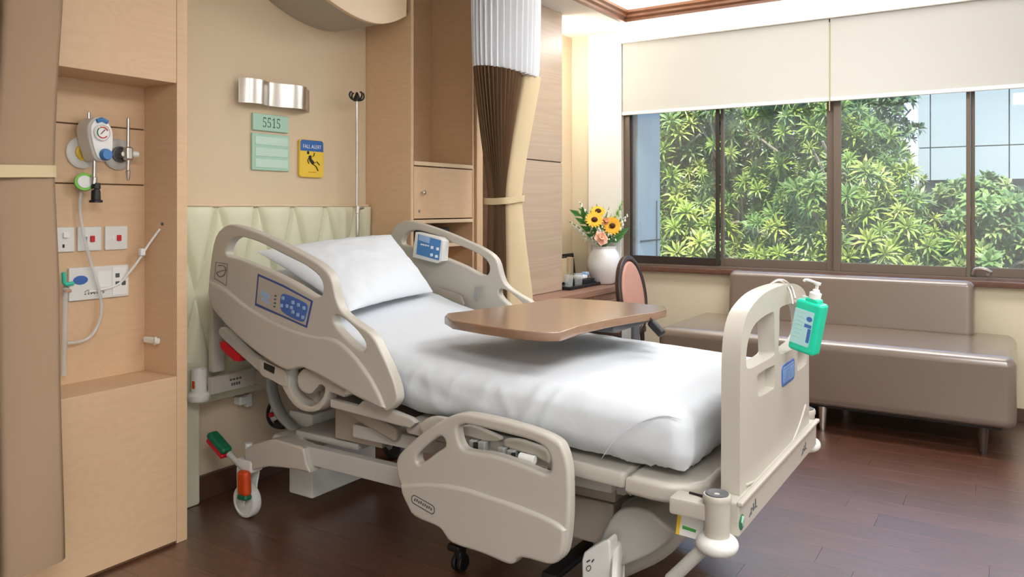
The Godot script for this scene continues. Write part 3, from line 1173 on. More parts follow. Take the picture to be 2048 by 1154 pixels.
	part("clip_body", m, M.white, cl)
	m = MB.new()
	tube(m, cr3([Vector3(-2.72, 0.752, -1.745), Vector3(-2.70, 0.758, -1.735), Vector3(-2.695, 0.745, -1.732), Vector3(-2.71, 0.735, -1.738)], 4), 0.006, 8)
	part("clip_hook", m, M.plastic_white, cl)
	var st := thing("suction_tube", "clear suction catheter with a turquoise connector hanging by the curtain", "tube", Vector3(-2.79, 0.65, -1.44))
	m = MB.new()
	tube(m, [Vector3(-2.79, 0.965, -1.452), Vector3(-2.79, 0.86, -1.45), Vector3(-2.79, 0.75, -1.447), Vector3(-2.79, 0.66, -1.446)], 0.009, 10)
	part("tube", m, M.clear, st)
	m = MB.new()
	tube(m, [Vector3(-2.79, 1.02, -1.445), Vector3(-2.79, 0.985, -1.447), Vector3(-2.79, 0.978, -1.452), Vector3(-2.79, 0.98, -1.478)], 0.0075, 8)
	part("connector", m, M.turquoise, st)
	m = MB.new()
	rbox(m, Vector3(-2.79, 0.955, -1.458), Vector3(0.018, 0.012, 0.024), 0.004, 2)
	part("clamp", m, M.pink_cloth, st)

# ---------------------------------------------------------------- head wall: signs, lamp, upholstered panel, valance
func build_head_wall() -> void:
	var m := MB.new()
	# upholstered headboard panel: 5 cushions across with diagonal seams
	var t := thing("headboard", "cream upholstered headboard panel with diagonal seams behind the bed", "headboard", Vector3(-2.9, 0, -2.55))
	var zl := -1.835
	var zr := -3.1
	var seams := []
	for k in range(-1, 7):
		var z := -1.943 - k * 0.212  # apexes along the top, a lattice of tall diamonds
		seams.append([Vector2(z, 1.28), Vector2(z - 0.212, 0.47)])
		seams.append([Vector2(z, 1.28), Vector2(z + 0.212, 0.47)])
	var rows := []
	for i in 240:
		var z := lerpf(zr, zl, i / 239.0)
		var row := PackedVector3Array()
		for j in 76:
			var y := lerpf(0.42, 1.25, j / 75.0)
			var d := 1.0
			for s in seams:
				var q := Geometry2D.get_closest_point_to_segment(Vector2(z, y), s[0], s[1])
				d = minf(d, q.distance_to(Vector2(z, y)))
			var e := minf(minf(z - zr, zl - z), minf(1.25 - y, 0.08))
			var x := -2.924 + 0.026 * (1.0 - exp(-d * 80.0)) + 0.012 * (1.0 - exp(-d * 16.0)) + 0.014 * (1.0 - exp(-e * 60.0))
			row.append(Vector3(x, y, z))
		rows.append(row)
	m.crease = 70.0
	for i in 239:
		for j in 75:
			m.quad(rows[i][j], rows[i][j + 1], rows[i + 1][j + 1], rows[i + 1][j])
	part("cushion", m, M.leatherette, t)
	m = MB.new()
	bx(m, -2.93, -2.922, 0.42, 1.25, zr, zl, 0.002)
	part("backing", m, M.leatherette, t)
	m = MB.new()
	bx(m, -2.93, -2.872, 0.0, 0.6, -2.05, -1.81, 0.012)
	part("side_leg", m, M.leatherette, t)
	m = MB.new()
	bx(m, -2.93, -2.9, 1.25, 1.262, zr, zl, 0.004)
	part("top_edge", m, M.maple_edge, t)

	# wave shaped valance between the two wall units
	var wave := P([-1.815, 2.43, -2.0, 2.40, -2.2, 2.335, -2.36, 2.262, -2.5, 2.197, -2.63, 2.158, -2.76, 2.14, -2.87, 2.147, -2.97, 2.178, -3.06, 2.224, -3.104, 2.25])
	var sm := cr2(wave, 5, false)
	var v := thing("valance", "maple valance with a wave shaped lower edge bridging the wall units above the bed", "valance", Vector3(-2.77, 2.14, -2.45))
	var face := sm.duplicate()
	while face[face.size() - 1].x < -3.072:
		face.remove_at(face.size() - 1)
	face.append(Vector2(-3.072, 2.58))
	face.append(Vector2(-1.815, 2.58))
	m = MB.new()
	m.xf = FACE_X
	plate(m, face, [], -2.63, -2.607, 0.002, 1)
	part("front_panel", m, M.maple_edge, v)
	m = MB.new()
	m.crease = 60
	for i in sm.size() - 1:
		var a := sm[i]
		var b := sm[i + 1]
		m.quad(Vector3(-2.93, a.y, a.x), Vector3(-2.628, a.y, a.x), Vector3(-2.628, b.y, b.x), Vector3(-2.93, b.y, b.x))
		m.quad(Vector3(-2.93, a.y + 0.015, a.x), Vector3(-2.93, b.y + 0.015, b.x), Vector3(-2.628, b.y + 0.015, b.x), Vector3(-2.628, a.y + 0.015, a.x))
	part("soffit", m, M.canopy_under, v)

	# brushed metal wall lamp, an S shaped band
	var lamp := thing("wall_lamp", "brushed metal wall lamp shaped as a waved band above the room number", "lamp", Vector3(-2.93, 1.77, -2.48))
	var band := cr3([Vector3(-2.90, 0, -2.262), Vector3(-2.866, 0, -2.30), Vector3(-2.862, 0, -2.36), Vector3(-2.885, 0, -2.42), Vector3(-2.878, 0, -2.48), Vector3(-2.852, 0, -2.54), Vector3(-2.85, 0, -2.595), Vector3(-2.872, 0, -2.635), Vector3(-2.905, 0, -2.665), Vector3(-2.925, 0, -2.70)], 6)
	m = MB.new()
	for i in band.size() - 1:
		var a: Vector3 = band[i]
		var b: Vector3 = band[i + 1]
		var nrm := Vector3.UP.cross(b - a).normalized() * -0.004
		if nrm.x > 0:
			nrm = -nrm
		var lo := Vector3.UP * 1.715
		var hi := Vector3.UP * 1.825
		m.quad(a + lo, b + lo, b + hi, a + hi)
		m.quad(a + lo + nrm, a + hi + nrm, b + hi + nrm, b + lo + nrm)
		m.quad(a + hi, b + hi, b + hi + nrm, a + hi + nrm)
		m.quad(a + lo + nrm, b + lo + nrm, b + lo, a + lo)
	part("shade", m, M.brushed, lamp)
	m = MB.new()
	bx(m, -2.93, -2.9, 1.73, 1.81, -2.56, -2.33, 0.004)
	part("bracket", m, M.brushed, lamp)

	# room number and name slots
	var s := thing("room_number_sign", "small mint glass sign with the room number 5515", "sign", Vector3(-2.93, 1.565, -2.462))
	m = MB.new()
	m.xf = FACE_X
	plate(m, rrect(0.208, 0.078, 0.002, 2, Vector2(-2.46, 1.641)), [], -2.93, -2.918, 0.002, 1)
	part("plate", m, M.mint, s)
	var word := lettering("5515", 0.038, M.ink, Transform3D(TO_X, Vector3(-2.918, 1.64, -2.462)), s, "room_number", true)
	word.scale = Vector3(0.9, 1.15, 1)
	s = thing("name_holder", "mint glass plate with three paper slots under the room number", "sign", Vector3(-2.93, 1.42, -2.46))
	m = MB.new()
	m.xf = FACE_X
	plate(m, rrect(0.216, 0.17, 0.002, 2, Vector2(-2.46, 1.504)), [], -2.93, -2.919, 0.002, 1)
	part("plate", m, M.mint, s)
	for k in 3:
		m = MB.new()
		m.xf = FACE_X
		plate(m, rrect(0.19, 0.04, 0.001, 1, Vector2(-2.463, 1.556 - k * 0.052)), [], -2.9195, -2.9165, 0.001, 1)
		part("paper_slot", m, M.mint_strip, s)
	# caution sign
	s = thing("caution_sign", "small rounded sign with a blue header and a falling figure on yellow", "sign", Vector3(-2.93, 1.4, -2.71))
	m = MB.new()
	m.xf = FACE_X
	plate(m, rrect(0.156, 0.186, 0.016, 5, Vector2(-2.708, 1.488)), [], -2.93, -2.915, 0.003, 2)
	part("plate", m, M.yellow, s)
	var hd := rrect(0.15, 0.18, 0.014, 5, Vector2(-2.708, 1.488))
	var up := PackedVector2Array()
	for p in hd:
		up.append(Vector2(p.x, maxf(p.y, 1.524)))
	m = MB.new()
	m.xf = FACE_X
	plate(m, Geometry2D.intersect_polygons(hd, PackedVector2Array([Vector2(-2.8, 1.524), Vector2(-2.6, 1.524), Vector2(-2.6, 1.6), Vector2(-2.8, 1.6)]))[0], [], -2.9155, -2.9142, 0.0004, 1)
	part("header", m, M.sign_blue, s)
	lettering("FALL ALERT", 0.017, M.white, Transform3D(TO_X, Vector3(-2.914, 1.546, -2.708)), s, "header_text")
	m = MB.new()  # tumbling figure
	var fx := -2.9138
	ball(m, Vector3(fx, 1.516, -2.682), Vector3(0.0015, 0.0085, 0.0085), 12)
	tube(m, [Vector3(fx, 1.50, -2.694), Vector3(fx, 1.482, -2.697), Vector3(fx, 1.465, -2.715)], 0.0095, 8, false, 0.16)
	tube(m, [Vector3(fx, 1.465, -2.715), Vector3(fx, 1.474, -2.738), Vector3(fx, 1.458, -2.755)], 0.0055, 8, false, 0.2)
	tube(m, [Vector3(fx, 1.462, -2.712), Vector3(fx, 1.45, -2.732), Vector3(fx, 1.43, -2.745)], 0.0055, 8, false, 0.2)
	tube(m, [Vector3(fx, 1.497, -2.7), Vector3(fx, 1.50, -2.717), Vector3(fx, 1.516, -2.722)], 0.0042, 8, false, 0.25)
	tube(m, [Vector3(fx, 1.492, -2.688), Vector3(fx, 1.478, -2.678), Vector3(fx, 1.462, -2.686)], 0.0042, 8, false, 0.25)
	part("pictogram", m, M.ink_black, s)
	m = MB.new()
	for i in 5:
		bx(m, -2.9155, -2.9143, 1.419, 1.4225, -2.735 + i * 0.011, -2.728 + i * 0.011, 0.0)
	part("small_print", m, M.orange, s)

# ---------------------------------------------------------------- storage unit, panel, curtains
func build_storage() -> void:
	var xf := -2.616
	var t := thing("storage_unit", "tall maple storage unit with open shelves and a small door right of the bed", "cabinet", Vector3(-2.77, 0, -3.43))
	var m := MB.new()
	bx(m, -2.93, xf, 0.0, 2.58, -3.128, -3.106)
	part("side_panel", m, M.maple, t)
	m = MB.new()
	bx(m, -2.93, xf, 0.0, 2.58, -3.672, -3.65)
	part("side_panel", m, M.maple, t)
	m = MB.new()
	bx(m, -2.93, -2.915, 0.0, 2.58, -3.65, -3.128)
	part("back_board", m, M.maple, t)
	m = MB.new()
	bx(m, -2.62, -2.6, 0.0, 2.58, -3.7, -3.672)
	bx(m, -2.63, -2.607, 0.0, 2.58, -3.732, -3.704)
	bx(m, -2.93, -2.616, 0.0, 2.58, -3.755, -3.735)
	part("corner_post", m, M.maple, t)
	for q in [[1.466, 1.488], [1.162, 1.182], [1.03, 1.05], [0.66, 0.68]]:
		m = MB.new()
		bx(m, -2.915, xf + 0.006, q[0], q[1], -3.65, -3.128)
		part("shelf", m, M.maple_edge, t)
	m = MB.new()
	bx(m, -2.636, xf + 0.001, 1.188, 1.461, -3.645, -3.13, 0.002)
	var d := part("door", m, M.maple, t)
	m = MB.new()
	lathe_on(m, Vector3(xf, 1.325, -3.19), Vector3.RIGHT, [Vector2(0.006, 0), Vector2(0.005, 0.012), Vector2(0.011, 0.018), Vector2(0.012, 0.024), Vector2(0.008, 0.029), Vector2(0, 0.03)], 18)
	part("knob", m, M.brushed, d)
	m = MB.new()
	lathe_on(m, Vector3(xf, 1.228, -3.17), Vector3.RIGHT, [Vector2(0.009, 0), Vector2(0.009, 0.003), Vector2(0.004, 0.004), Vector2(0, 0.003)], 16)
	part("lock", m, M.brushed, d)
	m = MB.new()
	bx(m, -2.93, xf, 0.05, 0.655, -3.645, -3.13, 0.002)
	part("lower_door", m, M.maple, t)
	m = MB.new()
	rbox(m, Vector3(-2.77, 1.1, -3.34), Vector3(0.2, 0.07, 0.34), 0.006, 2)
	var bxn := thing("media_box", "flat black box on the narrow shelf under the small door", "box", Vector3(-2.77, 1.05, -3.34))
	part("case", m, M.black, bxn)
	m = MB.new()
	bx(m, -2.671, -2.668, 1.085, 1.115, -3.48, -3.22, 0.001)
	part("front_strip", m, M.dark_grey, bxn)

	# tall wood panel beside it, two boards with a joint
	var c := thing("wood_panel", "tall grey-brown wood grain panel standing between curtain and desk corner", "panel", Vector3(-2.7, 0.69, -4.33))
	for k in 2:
		m = MB.new()
		bx(m, -2.82, -2.616, [0.677, 1.5575][k], [1.5515, 2.58][k], -4.71, -3.95, 0.003)
		part("board", m, M.column, c)
	m = MB.new()
	bx(m, -2.8, -2.622, 1.55, 1.56, -4.7, -3.96, 0.0)
	bx(m, -2.93, -2.88, 0.68, 2.58, -3.97, -3.758, 0.0)
	part("joint_core", m, M.joint, c)

	curtain("bed_curtain", "brown and cream bed curtain tied at the waist with a white net top", -2.31, P([2.550, -3.254, 2.370, -3.254, 1.985, -3.267, 1.685, -3.325, 1.443, -3.381, 1.306, -3.418, 1.254, -3.413, 1.075, -3.404, 0.755, -3.399, 0.250, -3.399]), P([2.550, -3.651, 2.370, -3.651, 1.985, -3.651, 1.685, -3.565, 1.443, -3.501, 1.306, -3.468, 1.254, -3.472, 1.075, -3.477, 0.755, -3.492, 0.250, -3.492]), P([2.550, -3.844, 2.370, -3.844, 1.985, -3.827, 1.685, -3.735, 1.443, -3.656, 1.306, -3.615, 1.254, -3.620, 1.075, -3.656, 0.755, -3.756, 0.250, -3.756]), M.cream_cloth, 1.29)
	curtain("bed_curtain", "broad tan edge of a tied curtain close by at the left border of the view", -2.43, P([2.55, -0.62, 1.85, -0.62, 1.6, -0.66, 1.345, -0.74, 1.0, -0.66, 0.6, -0.62, 0.2, -0.6]), P([2.55, -1.085, 1.85, -1.075, 1.6, -1.065, 1.345, -1.045, 1.0, -1.059, 0.6, -1.067, 0.2, -1.07]), P([2.55, -1.25, 1.85, -1.235, 1.6, -1.222, 1.345, -1.211, 1.0, -1.225, 0.6, -1.234, 0.2, -1.241]), M.tan_cloth, 1.345)
	m = MB.new()
	bx(m, -2.325, -2.295, 2.555, 2.58, -4.3, -1.6, 0.003)
	single("curtain_track", m, M.white, "white ceiling track carrying the net topped curtain", "track")
	m = MB.new()
	bx(m, -2.445, -2.415, 2.555, 2.58, -1.5, -0.4, 0.003)
	single("curtain_track", m, M.white, "white ceiling track carrying the tan curtain at the left", "track")

func along(tbl: PackedVector2Array, y: float) -> float:  # eased over a few centimetres
	var v := 0.0
	for k in 5:
		v += along_line(tbl, y + 0.03 * (k - 2)) / 5.0
	return v

func along_line(tbl: PackedVector2Array, y: float) -> float:
	for i in tbl.size() - 1:
		if y <= tbl[i].x and y >= tbl[i + 1].x:
			var k := (tbl[i].x - y) / (tbl[i].x - tbl[i + 1].x)
			return lerpf(tbl[i].y, tbl[i + 1].y, k)
	return tbl[0].y if y > tbl[0].x else tbl[tbl.size() - 1].y

# pleated bundle between z = left(y) and middle(y), then a flat folded edge up to right(y)
func curtain(called: String, label: String, x: float, left: PackedVector2Array, middle: PackedVector2Array, right: PackedVector2Array, edge: Material, yb: float) -> void:
	var bottom := left[left.size() - 1].x
	var t := thing(called, label, "curtain", Vector3(x, bottom, (left[0].y + right[0].y) / 2))
	var split := 1.975
	for section in 2:
		var y0: float = [bottom, split][section]
		var y1: float = [split, 2.55][section]
		var m := MB.new()
		m.crease = 75
		var rows := []
		var ny: int = [44, 10][section]
		for i in ny + 1:
			var y := lerpf(y0, y1, float(i) / ny)
			var a := along(left, y)
			var b := along(right, y) if section == 1 else along(middle, y)
			var half := absf(a - b) / 2
			var row := PackedVector3Array()
			var nz := 300
			var fat := 0.035 + half * 0.2
			for k in nz:
				var an := TAU * k / nz
				var fold := 1.0 + 0.014 / maxf(fat, 0.05) * sin(an * 34.0 + 0.5 * sin(y * 3.0))
				row.append(Vector3(x + cos(an) * fat * fold, y, (a + b) / 2 + sin(an) * half * (1.0 + (fold - 1.0) * 0.3)))
			rows.append(row)
		for i in ny:
			for k in 300:
				var l := (k + 1) % 300
				m.quad(rows[i][k], rows[i + 1][k], rows[i + 1][l], rows[i][l])
		for e in [0, ny]:
			var c := Vector3.ZERO
			for p in rows[e]:
				c += p / 300.0
			for k in 300:
				m.tri(rows[e][k], rows[e][(k + 1) % 300], c) if e == 0 else m.tri(rows[e][(k + 1) % 300], rows[e][k], c)
		part(["pleats", "net_top"][section], m, [M.brown_cloth, M.net_solid][section], t)
	var m2 := MB.new()
	m2.crease = 75
	var rows2 := []
	for i in 60:
		var y := lerpf(bottom, split + 0.01, i / 59.0)
		var a := along(middle, y) + 0.004
		var b := along(right, y)
		var pinch := 0.004 * sin(y * 7.0)
		var front := x + 0.05 + pinch
		var row := PackedVector3Array()
		for q in [[0.0, -0.02], [0.06, 0.006], [0.5, 0.016], [0.88, 0.008], [1.0, -0.01], [0.9, -0.05], [0.5, -0.06], [0.1, -0.05]]:
			row.append(Vector3(front + q[1], y, lerpf(a, b, q[0])))
		rows2.append(row)
	for i in 59:
		for k in 8:
			var l := (k + 1) % 8
			m2.quad(rows2[i][k], rows2[i][l], rows2[i + 1][l], rows2[i + 1][k])
	for k in range(1, 7):
		m2.tri(rows2[0][0], rows2[0][k + 1], rows2[0][k])
		m2.tri(rows2[59][0], rows2[59][k], rows2[59][k + 1])
	part("lined_edge", m2, edge, t)
	# tie band round the waist
	var a := along(left, yb)
	var b := along(right, yb)
	var band := MB.new()
	var ring := []
	var zc := (a + b) / 2
	var half := absf(a - b) / 2 + 0.006
	for k in 40:  # a rounded rectangle that reaches round the lined edge too
		var an := TAU * k / 40
		var cs := cos(an)
		var sn := sin(an)
		var q := pow(pow(absf(cs), 5.0) + pow(absf(sn), 5.0), -0.2)
		ring.append(Vector3(x + 0.0 + cs * q * 0.078, yb - 0.012 * sn, zc + sn * q * half))
	for k in 40:
		var l := (k + 1) % 40
		var up := Vector3.UP * 0.0175
		band.quad(ring[k] - up, ring[k] + up, ring[l] + up, ring[l] - up)
		var out_k := Vector3(x, ring[k].y, zc).lerp(ring[k], 0.97)
		var out_l := Vector3(x, ring[l].y, zc).lerp(ring[l], 0.97)
		band.quad(ring[k] + up, out_k + up, out_l + up, ring[l] + up)
		band.quad(out_k - up, ring[k] - up, ring[l] - up, out_l - up)
	part("tie_band", band, M.cream_cloth, t)

# ---------------------------------------------------------------- desk corner
func build_desk_corner() -> void:
	var t := thing("desk", "pinkish brown wooden desk along the wall in the window corner", "desk", Vector3(-2.67, 0, -4.6))
	var m := MB.new()
	bx(m, -2.93, -2.42, 0.635, 0.675, -5.41, -3.78, 0.004)
	part("desk_top", m, M.desk, t)
	for k in 3:
		m = MB.new()
		bx(m, -2.9, -2.44, 0.525, 0.63, -5.36 + k * 0.53, -4.836 + k * 0.53, 0.003)
		var d := part("drawer", m, M.desk, t)
		m = MB.new()
		tube(m, [Vector3(-2.438, 0.58, -5.16 + k * 0.53), Vector3(-2.425, 0.58, -5.15 + k * 0.53), Vector3(-2.425, 0.58, -5.04 + k * 0.53), Vector3(-2.438, 0.58, -5.03 + k * 0.53)], 0.004, 6)
		part("handle", m, M.brushed, d)
	for z in [-5.38, -3.8]:
		m = MB.new()
		bx(m, -2.92, -2.44, 0.0, 0.635, z - 0.018, z + 0.018, 0.003)
		part("side_panel", m, M.desk, t)
	# chair
	var ch := thing("desk_chair", "dark wood chair with a pink padded oval back at the desk", "chair", Vector3(-2.25, 0, -4.9))
	var cx := -2.15
	var cz := -4.9
	m = MB.new()
	m.xf = Transform3D(Basis(Vector3.UP, -0.22) , Vector3(cx, 0, cz)) * Transform3D(Basis(Vector3(0, 0, 1), 0.16), Vector3(0, 0.42, 0)) * Transform3D(Basis(Vector3(0, 0, 1), Vector3(0, 1, 0), Vector3(1, 0, 0)), Vector3.ZERO)
	var keep := m.xf
	var o1 := oval(0.155, 0.272, 40, Vector2(0, 0.232))
	var o2 := oval(0.12, 0.232, 40, Vector2(0, 0.232))
	plate(m, o1, [o2], -0.02, 0.02, 0.012, 3)
	part("back_frame", m, M.chair_wood, ch)
	m = MB.new()
	m.xf = keep
	plate(m, o2, [], -0.03, 0.024, 0.02, 4)
	part("back_pad", m, M.pink_cloth, ch)
	m = MB.new()
	rbox(m, Vector3(cx - 0.25, 0.455, cz), Vector3(0.46, 0.09, 0.46), 0.035, 4)
	part("seat_pad", m, M.pink_cloth, ch)
	m = MB.new()
	bx(m, cx - 0.48, cx - 0.02, 0.37, 0.415, cz - 0.23, cz + 0.23, 0.01)
	part("seat_frame", m, M.chair_wood, ch)
	for q in [Vector2(-0.44, 0.2), Vector2(-0.44, -0.2), Vector2(-0.03, 0.17), Vector2(-0.03, -0.17)]:
		m = MB.new()
		var top := Vector3(cx + q.x, 0.38, cz + q.y)
		var pts := [top + Vector3(0, 0.08 if q.x > -0.1 else 0.0, -q.y * 0.3 if q.x > -0.1 else 0.0), top, top + Vector3(0.01 if q.x > -0.1 else 0.0, -0.2, 0), top + Vector3(0.05 if q.x > -0.1 else -0.02, -0.376, 0)]
		tube(m, cr3(pts, 4), 0.019, 8, false, 1.0, range(13).map(func(k): return 1.0 - 0.03 * k))
		part("leg", m, M.chair_wood, ch)
	# tray and the things on it
	var ty := 0.676
	var tr := thing("tray", "black rectangular tray on the desk", "tray", Vector3(-2.7, 0.69, -4.98))
	m = MB.new()
	bx(m, -2.78, -2.56, ty, ty + 0.006, -5.2, -4.72, 0.002)
	for q in [[-2.78, -2.768, -5.2, -4.72], [-2.572, -2.56, -5.2, -4.72], [-2.768, -2.572, -5.2, -5.188], [-2.768, -2.572, -4.732, -4.72]]:
		bx(m, q[0], q[1], ty, ty + 0.022, q[2], q[3], 0.002)
	part("tray_body", m, M.black, tr)
	m = MB.new()
	rbox(m, Vector3(-2.66, ty + 0.028, -5.08), Vector3(0.13, 0.042, 0.17), 0.004, 2)
	single("small_box", m, M.black, "low black box on the tray under the tissues", "box")
	var ti := thing("tissue_packet", "blue and white tissue packet on the low black box", "tissues", Vector3(-2.66, 0.726, -5.08))
	m = MB.new()
	rbox(m, Vector3(-2.65, 0.7405, -5.04), Vector3(0.08, 0.026, 0.09), 0.01, 3)
	part("packet", m, M.white, ti)
	m = MB.new()
	rbox(m, Vector3(-2.64, 0.76, -5.1), Vector3(0.05, 0.03, 0.05), 0.012, 3)
	rbox(m, Vector3(-2.66, 0.747, -5.07), Vector3(0.05, 0.03, 0.05), 0.012, 3)
	part("blue_wrap", m, M.pale_blue, ti)
	for k in 2:
		var z: float = [-4.83, -4.975][k]
		var g := thing("tumbler", ["clear drinking glass on the tray nearest the wood panel", "clear drinking glass on the tray nearest the black box"][k], "glass", Vector3(-2.63, ty + 0.006, z), "glasses on the tray")
		m = MB.new()
		lathe_on(m, Vector3(-2.63, ty + 0.0065, z), Vector3.UP, [Vector2(0, 0), Vector2(0.028, 0), Vector2(0.033, 0.09), Vector2(0.031, 0.09), Vector2(0.026, 0.012), Vector2(0, 0.01)], 24)
		part("glass_body", m, M.tumbler, g)
	for k in 2:
		var z: float = [-5.06, -5.165][k]
		m = MB.new()
		bx(m, -2.85, -2.79, 0.676, [0.872, 0.86][k], z - 0.036, z + 0.036, 0.004)
		var b := thing("carton", ["cream carton beside the wood panel on the desk", "cream carton with brown edge in front of the black frame"][k], "carton", Vector3(-2.82, 0.675, z), "cartons on the desk")
		part("carton_body", m, M.cream_cloth, b)
		m = MB.new()
		bx(m, -2.852, -2.788, [0.872, 0.86][k], [0.882, 0.87][k], z - 0.037, z + 0.037, 0.002)
		part("lid", m, M.ink_black if k == 0 else M.cream_cloth, b)
	var pf := thing("photo_frame", "black photo frame leaning on the wall between the cartons and the vase", "frame", Vector3(-2.9, 0.675, -5.32))
	m = MB.new()
	m.xf = Transform3D(Basis(Vector3(0, 0, 1), 0.12), Vector3(-2.895, 0.677, -5.32)) * FACE_X
	plate(m, rrect(0.19, 0.21, 0.003, 2, Vector2(0, 0.105)), [rrect(0.15, 0.17, 0.002, 2, Vector2(0, 0.105))], 0.0, 0.014, 0.002, 1)
	part("frame", m, M.black, pf)
	m = MB.new()
	m.xf = Transform3D(Basis(Vector3(0, 0, 1), 0.12), Vector3(-2.895, 0.677, -5.32)) * FACE_X
	plate(m, rrect(0.155, 0.175, 0.002, 2, Vector2(0, 0.105)), [], 0.001, 0.007, 0.001, 1)
	part("picture", m, M.dark_grey, pf)
	flowers()

func petals(n: int, r0: float, r1: float, w: float, lift: float, m: MB, c: Vector3, axis: Vector3, layers := 2) -> void:
	axis = axis.normalized()
	var s := axis.cross(Vector3.RIGHT if absf(axis.x) < 0.8 else Vector3.UP).normalized()
	var q := axis.cross(s)
	for l in layers:
		for i in n:
			var a := TAU * (i + 0.5 * l) / n
			var d := s * cos(a) + q * sin(a)
			var e := s * -sin(a) + q * cos(a)
			var k := 1.0 - 0.18 * l
			var b := c + d * r0 + axis * 0.003 * l
			var mid := c + d * lerpf(r0, r1 * k, 0.5) + axis * (lift * 0.4 + 0.004 * l)
			var tip := c + d * r1 * k + axis * lift * (1 + 0.4 * l)
			m.quad(b - e * w * 0.4, mid - e * w, mid + axis * 0.003, b + axis * 0.001)
			m.quad(b + axis * 0.001, mid + axis * 0.003, mid + e * w, b + e * w * 0.4)
			m.tri(mid - e * w, tip, mid + axis * 0.003)
			m.tri(mid + axis * 0.003, tip, mid + e * w)

